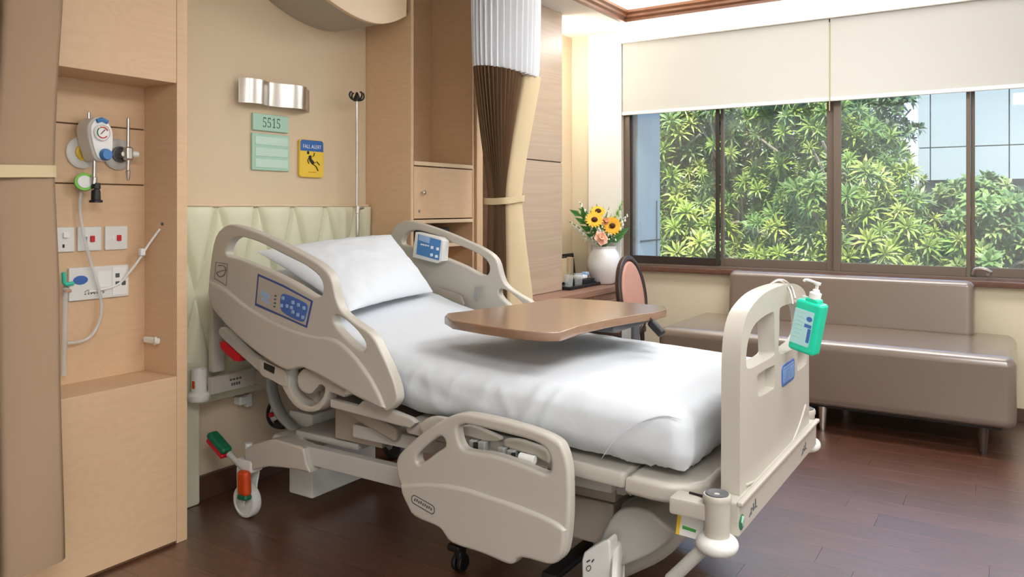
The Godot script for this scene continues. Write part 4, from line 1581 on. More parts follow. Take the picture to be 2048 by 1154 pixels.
func flowers() -> void:
	var base := Vector3(-2.570, 0.675, -5.270)
	var v := thing("vase", "round white ceramic vase holding the bouquet on the desk", "vase", base)
	var m := MB.new()
	lathe_on(m, base, Vector3.UP, cr2(P([0.0, 0.0, 0.065, 0.0, 0.09, 0.03, 0.122, 0.11, 0.126, 0.17, 0.112, 0.225, 0.088, 0.26, 0.094, 0.28, 0.086, 0.278, 0.078, 0.26, 0.09, 0.2, 0.0, 0.16]), 3, false), 36)
	part("vase_body", m, M.ceramic, v)
	var neck := base + Vector3(0, 0.25, 0)
	var toward := Vector3(0.55, 0.25, 0.8)  # heads lean out into the room
	var suns := [Vector3(-2.555, 1.155, -5.080), Vector3(-2.575, 1.215, -5.180), Vector3(-2.490, 1.110, -5.240)]
	var names := ["yellow sunflower at the left of the bouquet", "small yellow sunflower at the top of the bouquet", "yellow sunflower with a dark heart at the right of the bouquet"]
	for k in 3:
		var c: Vector3 = suns[k]
		var t := thing("sunflower", names[k], "flower", neck, "sunflowers in the bouquet")
		var ax: Vector3 = (toward + [Vector3(0.1, 0.5, 0.3), Vector3(0, 0.9, 0), Vector3(0.2, -0.1, 0.1)][k]).normalized()
		m = MB.new()
		petals(16, 0.02, [0.072, 0.06, 0.076][k], 0.013, 0.008, m, c, ax)
		part("petals", m, M.petal, t)
		m = MB.new()
		ball(m, c + ax * 0.004, Vector3(0.024, 0.02, 0.024), 14)
		part("seed_head", m, M.seed, t)
		stem(t, neck, c - ax * 0.008)
	for k in 2:
		var c: Vector3 = [Vector3(-2.500, 1.025, -5.080), Vector3(-2.535, 1.140, -5.220)][k]
		var t := thing("rose", ["large peach rose low in the middle of the bouquet", "small peach rose between the sunflowers"][k], "flower", neck, "roses in the bouquet")
		m = MB.new()
		m.crease = 60
		var ax := Vector3(0.6, 0.4, 0.7).normalized()
		for l in 5:
			petals(5, 0.004 + 0.004 * l, [0.062, 0.04][k] * (0.45 + 0.14 * l), 0.02 + 0.002 * l, 0.03 - 0.008 * l, m, c + ax * (0.012 - 0.004 * l), ax.rotated(Vector3.UP, 0.1 * l), 1)
		part("petals", m, M.rose, t)
		stem(t, neck, c - ax * 0.02)
	for k in 4:
		var tip: Vector3 = [Vector3(-2.710, 1.280, -5.150), Vector3(-2.480, 1.290, -5.400), Vector3(-2.760, 1.140, -5.080), Vector3(-2.430, 1.190, -5.380)][k]
		var t := thing("flower_spike", ["white flower spike rising at the far left of the bouquet", "pale green flower spike leaning right in the bouquet", "low white spike reaching left out of the bouquet", "low white spike reaching right out of the bouquet"][k], "flower", neck, "spikes in the bouquet")
		m = MB.new()
		var bud := MB.new()
		for i in 12:
			var f := i / 11.0
			var p := neck.lerp(tip, 0.55 + 0.45 * f) + Vector3(sin(i * 2.1), 0.2, cos(i * 2.1)) * 0.014 * (1.3 - f)
			ball(bud, p, Vector3.ONE * lerpf(0.014, 0.006, f) * Vector3(1, 1.3, 1), 8)
		part("blossoms", bud, M.leaf_pale if k == 1 else M.blossom, t)
		stem(t, neck, tip)
	var r := RandomNumberGenerator.new()
	r.seed = 77
	m = MB.new()
	var lf := MB.new()
	for i in 460:
		var d := Vector3(r.randfn() * 0.8, absf(r.randfn()) + 0.1, r.randfn()).normalized()
		var p := neck + Vector3(-0.03, 0.05, 0.0) + d * Vector3(0.14, 0.27, 0.16) * r.randf_range(0.3, 1.0)
		ball(m, p, Vector3.ONE * r.randf_range(0.005, 0.011), 6)
		if i % 3 == 0:
			var a := d.cross(Vector3.UP).normalized() * 0.012
			lf.quad(p - d * 0.03, p + a, p + d * 0.045, p - a)
	var filler := single("filler_blossoms", m, M.blossom, "cloud of tiny white filler blossoms in the bouquet", "flowers")
	filler.set_meta("kind", "stuff")
	var fl := single("bouquet_leaves", lf, M.leaf_pale, "small pale green leaves scattered through the bouquet", "leaves")
	fl.set_meta("kind", "stuff")
	for k in 3:
		var t := thing("foliage_sprig", ["dark green leaf sprig at the left side of the bouquet", "green leaf sprig under the right sunflower", "green leaf sprig at the back of the bouquet"][k], "leaf", neck, "leaf sprigs in the bouquet")
		var tip: Vector3 = [Vector3(-2.670, 1.190, -5.080), Vector3(-2.480, 1.070, -5.340), Vector3(-2.720, 1.190, -5.310)][k]
		m = MB.new()
		m.crease = 70
		for i in 7:
			var f := 0.3 + 0.11 * i
			var p := neck.lerp(tip, f)
			var d := (tip - neck).normalized().rotated(Vector3(0.4, 0.2, 0.9).normalized(), 0.5 * (1 if i % 2 == 0 else -1))
			var s := d.cross(Vector3(0.5, 0.1, 0.8)).normalized() * 0.022
			var tt := p + d * 0.11
			var mid := p + d * 0.045 + Vector3(0.004, 0, 0.006)
			m.quad(p, mid - s, tt, mid)
			m.quad(p, mid, tt, mid + s)
		part("leaves", m, M.leaf, t)
		stem(t, neck, tip)

func stem(t: Node3D, a: Vector3, b: Vector3) -> void:
	var m := MB.new()
	tube(m, cr3([a - Vector3(0, 0.06, 0), a, a.lerp(b, 0.6) + Vector3(0, 0.015, 0), b], 4), 0.003, 6)
	part("stem", m, M.leaf, t)

# ---------------------------------------------------------------- sofa
func build_sofa() -> void:
	var t := thing("sofa", "low taupe leatherette sofa bench with a loose back under the window", "sofa", Vector3(-0.92, 0, -4.97))
	var m := MB.new()
	rbox(m, Vector3(-0.92, 0.325, -4.97), Vector3(1.87, 0.36, 0.85), 0.05, 5, 0.1, func(p: Vector3, n: Vector3) -> Vector3:
		return p + Vector3(0, 0.012 * cos((p.x + 0.92) / 0.95 * 1.4) * cos((p.z + 4.97) / 0.43 * 1.4) * maxf(n.y, 0.0), 0))
	part("seat", m, M.leather, t)
	m = MB.new()
	m.xf = Transform3D(Basis(Vector3(1, 0, 0), -0.10), Vector3(-0.905, 0.645, -5.29))
	rbox(m, Vector3.ZERO, Vector3(1.43, 0.34, 0.16), 0.04, 5, 0.1)
	part("backrest", m, M.leather, t)
	m = MB.new()
	bx(m, -1.8, -0.05, 0.13, 0.16, -5.35, -4.6, 0.004)
	part("base_frame", m, M.ink_black, t)
	for x in [-0.13, -0.9, -1.7]:
		for z in [-4.62, -5.32]:
			m = MB.new()
			lathe_on(m, Vector3(x, 0.0, z), Vector3.UP, [Vector2(0, 0), Vector2(0.014, 0), Vector2(0.016, 0.012), Vector2(0.018, 0.012), Vector2(0.026, 0.135), Vector2(0, 0.135)], 16)
			part("leg", m, M.chair_wood if x > -0.5 else M.brushed, t)

# ---------------------------------------------------------------- the bed
func side_rail(t: Node3D, mirror: bool) -> MeshInstance3D:  # head end rail with hand holds, at z = -1.965 or mirrored to the far side
	var mid := -2.51
	var sg := -1.0 if mirror else 1.0
	var xf := Transform3D(Basis(Vector3(1, 0, 0), Vector3(0, 1, 0), Vector3(0, 0, sg)), Vector3(0, 0, mid - sg * mid))
	var outer := cr2(P([-2.595,1.177, -2.514,1.174, -2.356,1.137, -2.209,1.091, -2.095,1.05, -2.027,1.005, -2,0.934, -1.974,0.888, -1.909,0.851, -1.833,0.816, -1.783,0.756, -1.735,0.679, -1.717,0.627, -1.724,0.597, -1.759,0.568, -1.808,0.578, -1.884,0.596, -1.987,0.625, -2.151,0.669, -2.238,0.649, -2.372,0.685, -2.529,0.754, -2.662,0.839, -2.703,0.918, -2.694,1.022, -2.662,1.131]), 3)
	var h1 := cr2(P([-2.57,1.117, -2.514,1.134, -2.403,1.116, -2.251,1.069, -2.151,1.038, -2.082,1.002, -2.061,0.964, -2.075,0.93, -2.123,0.932, -2.209,0.966, -2.356,1.009, -2.514,1.045, -2.585,1.056, -2.598,1.079]), 3)
	var h2 := cr2(P([-2.003,0.869, -1.961,0.862, -1.896,0.824, -1.858,0.785, -1.864,0.759, -1.896,0.764, -1.961,0.799, -2.008,0.839]), 3)
	var m := MB.new()
	m.xf = xf
	plate(m, outer, [h1, h2], -2.008, -1.966, 0.018, 4)
	var r := part("side_rail", m, M.plastic, t)
	var shell := cr2(P([-2.691,0.956, -2.595,0.93, -2.449,0.865, -2.281,0.816, -2.123,0.79, -2.013,0.79, -1.935,0.76, -1.858,0.702, -1.797,0.635, -1.763,0.578]), 4, false)
	shell.append_array(cr2(P([-1.781,0.574, -1.808,0.58, -1.884,0.597, -1.987,0.626, -2.151,0.67, -2.238,0.651, -2.372,0.687, -2.529,0.756, -2.662,0.841, -2.697,0.908]), 3, false))
	m = MB.new()
	m.xf = xf
	plate(m, shell, [], -1.985, -1.955, 0.010, 3)
	part("rail_shell", m, M.plastic, r)
	return r

func build_bed() -> void:
	var t := thing("hospital_bed", "adjustable hospital bed with beige moulded rails and raised backrest", "bed", Vector3(-1.7, 0, -2.51))
	var m := MB.new()
	# --- head rails
	var near := side_rail(t, false)
	var far := side_rail(t, true)
	# control panel on the near rail
	m = MB.new()
	plate(m, P([-2.409,0.998, -2.264,0.962, -2.11,0.913, -2.141,0.812, -2.278,0.843, -2.426,0.875]), [], -1.97, -1.9645, 0.002, 1)
	var pn := part("control_panel", m, M.blue_dark, near)
	m = MB.new()
	plate(m, P([-2.4,0.987, -2.264,0.953, -2.121,0.909, -2.148,0.822, -2.278,0.852, -2.414,0.884]), [], -1.966, -1.9635, 0.0008, 1)
	part("panel_face", m, mat(rgb8(176, 170, 158), 0.4), near)
	m = MB.new()
	plate(m, cr2(P([-2.273,0.925, -2.238,0.927, -2.172,0.911, -2.135,0.895, -2.143,0.861, -2.156,0.836, -2.198,0.84, -2.251,0.856, -2.278,0.876]), 3), [], -1.965, -1.961, 0.001, 1)
	part("keypad", m, M.blue, near)
	for p in [Vector3(-2.262, 0.914, -1.96), Vector3(-2.27, 0.886, -1.96), Vector3(-2.209, 0.901, -1.96), Vector3(-2.18, 0.894, -1.96), Vector3(-2.151, 0.885, -1.96), Vector3(-2.241, 0.886, -1.961), Vector3(-2.217, 0.882, -1.96), Vector3(-2.209, 0.867, -1.96), Vector3(-2.183, 0.858, -1.96), Vector3(-2.157, 0.851, -1.96)]:
		m = MB.new()
		rbox(m, p, Vector3(0.014, 0.013, 0.004), 0.0018, 1)
		part("key", m, M.pale_blue, near)
	m = MB.new()
	for k in 2:
		var p: Vector3 = [Vector3(-2.364, 0.919, -1.963), Vector3(-2.362, 0.896, -1.963)][k]
		m.xf = Transform3D(Basis(Vector3(0, 0, 1), -0.38), Vector3.ZERO.lerp(p, 1.0))
		plate(m, rrect(0.05, [0.022, 0.01][k], 0.005, 3), [], -0.001, 0.0012, 0.0005, 1)
	part("printed_badge", m, M.pale_blue, near)
	m = MB.new()
	for p in [Vector3(-2.306, 0.919, -1.963), Vector3(-2.308, 0.906, -1.963), Vector3(-2.309, 0.892, -1.963), Vector3(-2.312, 0.879, -1.963)]:
		bx(m, p.x - 0.005, p.x + 0.005, p.y - 0.003, p.y + 0.003, p.z - 0.001, p.z + 0.001, 0.0)
	part("indicator_lights", m, M.dark_grey, near)
	# outlined instruction pictogram at the head end of the near rail
	m = MB.new()
	tube(m, [Vector3(-2.655, 1.031, -1.964), Vector3(-2.585, 1.026, -1.964), Vector3(-2.591, 0.942, -1.964), Vector3(-2.665, 0.966, -1.964)], 0.0011, 5, true)
	tube(m, cr3([Vector3(-2.652, 0.99, -1.964), Vector3(-2.637, 0.975, -1.964), Vector3(-2.609, 0.98, -1.964), Vector3(-2.594, 1.003, -1.964), Vector3(-2.606, 1.018, -1.964)], 3), 0.0016, 5)
	tube(m, [Vector3(-2.652, 0.99, -1.964), Vector3(-2.621, 0.999, -1.964), Vector3(-2.594, 1.003, -1.964)], 0.0011, 5)
	tube(m, [Vector3(-2.643, 1.018, -1.964), Vector3(-2.612, 1.021, -1.964)], 0.0011, 5)
	part("pictogram", m, M.dark_grey, near)
	# pendant control and recess on the far rail, seen from the mattress side
	m = MB.new()
	var fz := -2.978
	plate(m, cr2(P([-2.464,1.126, -2.315,1.102, -2.291,1.086, -2.3,0.99, -2.327,0.977, -2.483,1.002]), 1), [], fz - 0.03, fz + 0.022, 0.006, 2)
	var pc := part("pendant_control", m, M.plastic_white, far)
	m = MB.new()
	plate(m, P([-2.444,1.117, -2.302,1.089, -2.316,0.993, -2.455,1.019]), [], -2.957, -2.954, 0.001, 1)
	part("pendant_face", m, M.screen_blue, far)
	m = MB.new()
	plate(m, P([-2.437,1.115, -2.368,1.102, -2.374,1.073, -2.44,1.088]), [], -2.9545, -2.9525, 0.0006, 1)
	part("display", m, M.pale_blue, far)
	for p in [Vector3(-2.356, 1.054, -2.953), Vector3(-2.322, 1.048, -2.953), Vector3(-2.359, 1.018, -2.953), Vector3(-2.329, 1.012, -2.953)]:
		m = MB.new()
		rbox(m, p, Vector3(0.016, 0.014, 0.004), 0.0018, 1)
		part("key", m, M.white, far)
	m = MB.new()
	for k in 4:
		var p: Vector3 = Vector3(-2.427, 1.069, -2.953)
		bx(m, p.x + k * 0.014, p.x + k * 0.014 + 0.01, p.y - 0.005 - k * 0.002, p.y + 0.002 - k * 0.002, p.z - 0.001, p.z + 0.001, 0.0)
	part("printed_marks", m, M.white, far)
	m = MB.new()
	plate(m, cr2(P([-2.362,0.822, -2.356,0.851, -2.341,0.857, -2.22,0.833, -2.197,0.815, -2.197,0.773]), 2), [], -2.99, -2.979, 0.003, 2)
	part("recess_cover", m, M.plastic_dim, far)
	m = MB.new()
	plate(m, P([-2.124,0.876, -2.101,0.873, -2.107,0.809, -2.13,0.813]), [], -2.99, -2.981, 0.001, 1)
	part("angle_gauge", m, M.grey, far)
	# --- foot rails: the near one is lowered
	for side in 2:
		m = MB.new()
		var sg := 1.0 if side == 0 else -1.0
		var xf := Transform3D(Basis(Vector3(1, 0, 0), Vector3(0, 1, 0), Vector3(0, 0, sg)), Vector3(0, 0, -2.51 + sg * 2.51))
		m.xf = xf
		var fo := cr2(P([-1.7,0.418, -1.676,0.454, -1.595,0.524, -1.51,0.581, -1.446,0.608, -1.397,0.615, -1.284,0.612, -1.171,0.601, -1.101,0.584, -1.075,0.56, -1.059,0.504, -1.056,0.412, -1.059,0.343, -1.069,0.272, -1.09,0.239, -1.122,0.224, -1.21,0.222, -1.238,0.197, -1.266,0.191, -1.349,0.201, -1.465,0.205, -1.503,0.234, -1.529,0.244, -1.615,0.256, -1.649,0.286, -1.676,0.327, -1.698,0.376]), 3)
		var f1 := cr2(P([-1.453,0.557, -1.434,0.577, -1.385,0.58, -1.279,0.574, -1.177,0.567, -1.133,0.55, -1.117,0.516, -1.122,0.488, -1.144,0.481, -1.21,0.492, -1.313,0.504, -1.409,0.499, -1.44,0.514]), 3)
		var f2 := cr2(P([-1.506,0.524, -1.5,0.499, -1.536,0.472, -1.588,0.432, -1.611,0.428, -1.611,0.452, -1.568,0.493, -1.529,0.522]), 3)
		plate(m, fo, [f1, f2], -1.985, -1.942, 0.018, 4)
		var fr := part("side_rail", m, M.plastic, t)
		m = MB.new()
		m.xf = xf
		var sh := cr2(P([-1.674,0.347, -1.595,0.367, -1.497,0.383, -1.404,0.386, -1.313,0.379, -1.227,0.373, -1.144,0.362, -1.09,0.35, -1.065,0.335]), 4, false)
		sh.append_array(cr2(P([-1.068,0.306, -1.072,0.273, -1.091,0.241, -1.122,0.226, -1.21,0.224, -1.238,0.199, -1.266,0.193, -1.349,0.202, -1.465,0.207, -1.503,0.236, -1.529,0.246, -1.615,0.257, -1.647,0.288, -1.67,0.322]), 3, false))
		plate(m, sh, [], -1.96, -1.931, 0.010, 3)
		part("rail_shell", m, M.plastic, fr)
		if side == 0:
			m = MB.new()
			m.xf = Transform3D(Basis(Vector3(0, 0, 1), -0.24), Vector3(-1.577, 0.305, -1.931))
			plate(m, rrect(0.098, 0.03, 0.013, 5), [rrect(0.092, 0.024, 0.011, 5)], -0.001, 0.0012, 0.0005, 1)
			for k in 9:
				rbox(m, Vector3(-0.034 + k * 0.0085, 0.002 * (k % 2), 0.0), Vector3(0.005, 0.009, 0.002), 0.0006, 1)
			part("rail_badge", m, M.dark_grey, fr)
	# --- footboard
	m = MB.new()
	m.xf = FACE_X
	var c := -2.51
	var ob := []
	for q in [[0.42, 0.44], [0.42, 0.62], [0.418, 0.80], [0.405, 0.89], [0.365, 0.945], [0.30, 0.972], [0.2, 0.992], [0.08, 1.0]]:
		ob.append([q[0], q[1]])
	var board := PackedVector2Array()
	for q in ob:
		board.append(Vector2(c + q[0], q[1]))
	for k in range(ob.size() - 1, -1, -1):
		board.append(Vector2(c - ob[k][0], ob[k][1]))
	board.append(Vector2(c - 0.4, 0.418))
	board.append(Vector2(c + 0.4, 0.418))
	var holes := []
	holes.append(cr2(P([-2.15, 0.815, -2.152, 0.85, -2.174, 0.885, -2.22, 0.912, -2.30, 0.926, -2.42, 0.93, -2.445, 0.92, -2.448, 0.87, -2.455, 0.815, -2.44, 0.795, -2.3, 0.795, -2.18, 0.80]), 3))
	holes.append(cr2(P([-2.512, 0.92, -2.51, 0.87, -2.50, 0.815, -2.512, 0.79, -2.6, 0.78, -2.78, 0.78, -2.87, 0.80, -2.885, 0.84, -2.86, 0.89, -2.80, 0.918, -2.7, 0.93, -2.54, 0.934]), 3))
	holes.append(cr2(P([-2.262, 0.755, -2.27, 0.77, -2.44, 0.765, -2.455, 0.755, -2.452, 0.705, -2.43, 0.694, -2.29, 0.70, -2.265, 0.715]), 2))
	holes.append(cr2(P([-2.745, 0.75, -2.76, 0.762, -2.88, 0.762, -2.90, 0.75, -2.895, 0.705, -2.87, 0.692, -2.77, 0.69, -2.75, 0.70]), 2))
	plate(m, cr2(board, 3), holes, -0.668, -0.617, 0.02, 4)
	var fb := part("footboard", m, M.plastic, t)
	m = MB.new()
	bx(m, -0.669, -0.645, 0.675, 0.772, c - 0.41, c + 0.27, 0.004)
	part("pocket_back", m, M.plastic, fb)
	m = MB.new()
	m.xf = FACE_X
	plate(m, rrect(0.17, 0.07, 0.018, 4, Vector2(-2.62, 0.712)), [], -0.62, -0.6145, 0.002, 2)
	part("badge", m, M.blue, fb)
	m = MB.new()
	m.xf = FACE_X
	plate(m, rrect(0.15, 0.052, 0.012, 4, Vector2(-2.62, 0.712)), [], -0.616, -0.6135, 0.001, 1)
	for k in 6:
		plate(m, rrect(0.014, 0.03, 0.003, 2, Vector2(-2.675 + 0.022 * k, 0.712)), [], -0.614, -0.6125, 0.0005, 1)
	part("badge_print", m, M.badge_print, fb)
	m = MB.new()
	var crest := []
	for k in 25:
		var z := lerpf(-0.36, 0.36, k / 24.0)
		crest.append(Vector3(-0.617, 0.452 + 0.1 * pow(absf(z) / 0.36, 2.2) * (1.0 if z < 0 else 0.35), c + z))
	tube(m, crest, 0.004, 8)
	part("crest_line", m, M.plastic, fb)
	# --- foot end beam with bumpers
	m = MB.new()
	rbox(m, Vector3(-0.63, 0.43, c), Vector3(0.055, 0.09, 0.95), 0.006, 2)
	rbox(m, Vector3(-0.6, 0.474, c), Vector3(0.016, 0.012, 0.96), 0.004, 2)
	var beam := part("foot_beam", m, M.plastic, t)
	for z in [-2.16, -2.78]:
		m = MB.new()
		for k in 3:
			bx(m, -0.6035, -0.6015, 0.418 - 0.004 * k, 0.44 - 0.006 * k, z - 0.03 + k * 0.02, z - 0.022 + k * 0.02, 0.0)
		tube(m, [Vector3(-0.602, 0.41, z + 0.035), Vector3(-0.602, 0.425, z + 0.01), Vector3(-0.602, 0.415, z - 0.04)], 0.002, 5)
		part("printed_marks", m, M.dark_grey, beam)
	for z in [-2.0, -3.02]:
		m = MB.new()
		var p := Vector3(-0.65, 0.37, z)
		lathe_on(m, p, Vector3.UP, [Vector2(0, 0), Vector2(0.031, 0), Vector2(0.032, 0.006), Vector2(0.034, 0.112), Vector2(0.037, 0.116), Vector2(0.037, 0.128), Vector2(0.034, 0.132), Vector2(0, 0.132)], 28)
		var bp := part("bumper_post", m, M.plastic, t)
		m = MB.new()
		var prof := []
		for k in 13:
			var a := PI * k / 12.0
			prof.append(Vector2(0.033 + 0.022 * sin(a), -0.022 * cos(a)))
		prof.push_front(Vector2(0, -0.02))
		prof.push_back(Vector2(0, 0.02))
		lathe_on(m, Vector3(-0.65, 0.372, z), Vector3.UP, prof, 30)
		part("bumper_wheel", m, M.plastic_white, bp)
		m = MB.new()
		lathe_on(m, Vector3(-0.65, 0.501, z), Vector3.UP, [Vector2(0.03, 0), Vector2(0.03, 0.004), Vector2(0.024, 0.006), Vector2(0.012, 0.003), Vector2(0, -0.002)], 24)
		part("socket_cap", m, M.dark_grey, bp)
		m = MB.new()
		bx(m, -0.775, -0.66, 0.43, 0.476, z - 0.022 if z < -2.5 else z - 0.05, z + 0.05 if z < -2.5 else z + 0.022, 0.008)
		part("bumper_arm", m, M.plastic, bp)
	m = MB.new()
	lathe_on(m, Vector3(-0.603, 0.42, -2.055), Vector3.RIGHT, [Vector2(0, 0), Vector2(0.02, 0), Vector2(0.02, 0.002), Vector2(0.012, 0.003), Vector2(0, 0.003)], 24)
	var gs := part("round_sticker", m, M.green, beam)
	m = MB.new()
	tube(m, [Vector3(-0.5995, 0.407, -2.06), Vector3(-0.5995, 0.423, -2.048), Vector3(-0.5995, 0.435, -2.056)], 0.004, 6)
	part("sticker_print", m, M.mint, beam)
	m = MB.new()
	tube(m, cr3([Vector3(-0.735, 0.4785, -2.03), Vector3(-0.705, 0.479, -2.025), Vector3(-0.68, 0.482, -2.015)], 3), 0.0035, 6)
	part("thin_cable", m, M.black, t)
	# label card under the near foot arm
	m = MB.new()
	plate(m, P([-0.766,0.439, -0.694,0.43, -0.701,0.355, -0.775,0.358]), [], -2.035, -2.031, 0.001, 1)
	var card := part("label_card", m, M.white, t)
	m = MB.new()
	plate(m, P([-0.766,0.439, -0.756,0.437, -0.765,0.358, -0.775,0.358]), [], -2.033, -2.0298, 0.0005, 1)
	part("yellow_strip", m, M.yellow, card)
	m = MB.new()
	plate(m, P([-0.755,0.386, -0.717,0.382, -0.719,0.374, -0.756,0.377]), [], -2.033, -2.0298, 0.0005, 1)
	part("green_bar", m, mat(rgb8(70, 170, 80), 0.5), card)
	# --- deck sections
	m = MB.new()
	var pan := PackedVector2Array()
	for q in rrect(0.48, 0.962, 0.13, 6, Vector2(-0.97, c)):
		pan.append(Vector2(maxf(q.x, -0.94), q.y))
	m.xf = Transform3D(Basis(Vector3(0, 0, 1), -0.04), Vector3.ZERO) * FACE_Y
	plate(m, pan, [], 0.398, 0.455, 0.016, 3)
	part("foot_deck", m, M.plastic, t)
	m = MB.new()
	m.xf = Transform3D(Basis(Vector3(0, 0, 1), -0.04), Vector3.ZERO) * FACE_Y
	plate(m, rrect(0.82, 0.95, 0.02, 3, Vector2(-1.354, c)), [], 0.408, 0.455, 0.012, 2)
	part("seat_deck", m, M.plastic, t)
	m = MB.new()
	var bk := Transform3D(Basis(Vector3(0, 0, 1), -0.27), Vector3(-1.8, 0.475, 0))
	m.xf = bk
	rbox(m, Vector3(-0.47, -0.03, c), Vector3(0.93, 0.05, 0.88), 0.012, 2)
	part("back_deck", m, M.plastic_dim, t)
	# --- linkage seen through the hand hold of the lowered rail
	m = MB.new()
	plate(m, cr2(P([-1.501,0.543, -1.448,0.556, -1.39,0.546, -1.339,0.535, -1.346,0.521, -1.396,0.515, -1.457,0.519, -1.501,0.522]), 2), [], -2.034, -2.012, 0.008, 3)
	plate(m, cr2(P([-1.324,0.531, -1.278,0.54, -1.225,0.535, -1.17,0.523, -1.167,0.485, -1.207,0.496, -1.269,0.502, -1.32,0.509]), 2), [], -2.034, -2.012, 0.008, 3)
	var lk := part("rail_linkage", m, M.plastic, t)
	for q in [Vector3(-1.433, 0.497, -2.01), Vector3(-1.398, 0.498, -2.01), Vector3(-1.29, 0.489, -2.01), Vector3(-1.325, 0.492, -2.01)]:
		m = MB.new()
		rbox(m, q, Vector3(0.026, 0.036, 0.03), 0.004, 2)
		part("latch_block", m, M.grey, lk)
	m = MB.new()
	var lp: Array = [Vector3(-1.257, 0.493, -2), Vector3(-1.204, 0.491, -2)]
	cyl(m, lp[0], lp[1], 0.014, 14)
	part("damper", m, M.plastic_white, lk)
	for q in [Vector3(-1.417, 0.503, -1.993), Vector3(-1.276, 0.494, -1.993)]:
		m = MB.new()
		rbox(m, q, Vector3(0.012, 0.02, 0.01), 0.002, 1)
		part("latch_slot", m, M.black, lk)
	m = MB.new()
	plate(m, cr2(P([-1.509,0.499, -1.426,0.493, -1.349,0.486, -1.266,0.481, -1.178,0.471, -1.178,0.444, -1.276,0.449, -1.387,0.46, -1.509,0.463]), 1), [], -2.034, -2.02, 0.004, 2)
	part("rail_carrier", m, M.plastic_dim, lk)
	# --- mechanism under the near head rail
	m = MB.new()
	plate(m, cr2(P([-2.678,0.766, -2.61,0.738, -2.496,0.678, -2.38,0.638, -2.38,0.587, -2.496,0.639, -2.632,0.704, -2.688,0.739]), 2), [], -2.03, -2.0, 0.006, 2)
	var arm := part("rail_arm", m, M.plastic, t)
	m = MB.new()
	plate(m, cr2(P([-2.426,0.67, -2.363,0.657, -2.297,0.644, -2.278,0.631, -2.275,0.585, -2.308,0.584, -2.366,0.6, -2.414,0.61]), 2), [P([-2.406,0.66, -2.336,0.647, -2.341,0.618, -2.406,0.632])], -2.02, -1.985, 0.005, 2)
	part("latch_housing", m, M.plastic, arm)
	m = MB.new()
	plate(m, P([-2.424,0.661, -2.342,0.647, -2.35,0.615, -2.421,0.628]), [], -2.0, -1.992, 0.002, 1)
	part("latch_slot", m, M.black, arm)
	m = MB.new()
	plate(m, cr2(P([-2.336,0.63, -2.308,0.65, -2.275,0.637, -2.267,0.576, -2.221,0.536, -2.153,0.523, -2.096,0.562, -2.086,0.599, -2.112,0.605, -2.15,0.569, -2.195,0.567, -2.224,0.587, -2.227,0.624, -2.2,0.653, -2.163,0.65, -2.061,0.62, -1.987,0.599, -1.992,0.576, -2.061,0.586, -2.074,0.556, -2.112,0.514, -2.176,0.498, -2.243,0.511, -2.302,0.563]), 2), [], -2.05, -1.995, 0.008, 2)
	part("pivot_link", m, M.plastic, arm)
	m = MB.new()
	rbox(m, Vector3(-2.244, 0.535, -2.08), Vector3(0.12, 0.08, 0.06), 0.02, 3)
	part("pivot_block", m, M.plastic_dim, arm)
	m = MB.new()
	plate(m, P([-2.683,0.708, -2.652,0.709, -2.605,0.686, -2.557,0.663, -2.569,0.64, -2.593,0.639, -2.639,0.66, -2.68,0.684]), [], -2.05, -2.0, 0.005, 2)
	part("release_handle", m, M.red, t)
	m = MB.new()
	bx(m, -2.825, -2.79, 0.56, 0.86, -2.11, -2.05, 0.008)
	part("head_socket", m, M.plastic, t)
	# --- side rail of the seat section and the boxes beneath
	m = MB.new()
	plate(m, cr2(P([-2.071,0.558, -1.939,0.551, -1.915,0.57, -1.849,0.563, -1.763,0.555, -1.697,0.544, -1.671,0.531, -1.693,0.511, -1.741,0.51, -1.901,0.519, -2.069,0.527]), 1), [], -2.034, -2.008, 0.006, 2)
	part("seat_rail", m, M.plastic, t)
	m = MB.new()
	plate(m, cr2(P([-1.659,0.526, -1.633,0.55, -1.587,0.565, -1.52,0.56, -1.53,0.533, -1.571,0.499, -1.633,0.494, -1.654,0.507]), 2), [], -2.034, -2.01, 0.008, 2)
	part("rail_bracket", m, M.plastic, t)
	m = MB.new()
	bx(m, -2.17, -1.93, 0.37, 0.53, -2.42, -2.13, 0.006)
	part("actuator_box", m, M.plastic_dim, t)
	m = MB.new()
	bx(m, -1.99, -1.86, 0.452, 0.464, -2.13, -2.1, 0.003)
	part("box_lip", m, M.plastic, t)
	m = MB.new()
	bx(m, -1.85, -1.0, 0.36, 0.40, -2.9, -2.2, 0.01)
	bx(m, -2.05, -1.0, 0.40, 0.45, -2.16, -2.1, 0.006)
	bx(m, -2.05, -1.0, 0.40, 0.45, -2.92, -2.86, 0.006)
	part("lift_frame", m, M.steel_paint, t)
	for z in [-2.09, -2.93]:
		m = MB.new()
		bx(m, -2.3, -1.14, 0.272, 0.342, z - 0.02, z + 0.02, 0.005)
		part("base_rail", m, M.steel_paint, t)
	m = MB.new()
	bx(m, -2.55, -2.41, 0.055, 0.4, -2.62, -2.24, 0.008)
	part("power_box", m, M.plastic_white, t)
	m = MB.new()
	bx(m, -2.4, -2.06, 0.335, 0.365, -2.66, -2.14, 0.01)
	part("base_cover", m, M.steel_paint, t)
	# head cross member, rounded cover that carries the casters
	for z in [-2.08, -2.94]:
		m = MB.new()
		plate(m, cr2(P([-2.592,0.26, -2.574,0.289, -2.493,0.323, -2.406,0.349, -2.293,0.344, -2.25,0.338, -2.234,0.284, -2.217,0.254, -2.293,0.252, -2.449,0.235, -2.538,0.204, -2.574,0.223]), 2), [], z - 0.035, z + 0.035, 0.014, 3)
		part("caster_cover", m, M.plastic, t)
	m = MB.new()
	rbox(m, Vector3(-2.42, 0.31, c), Vector3(0.14, 0.07, 0.84), 0.02, 3)
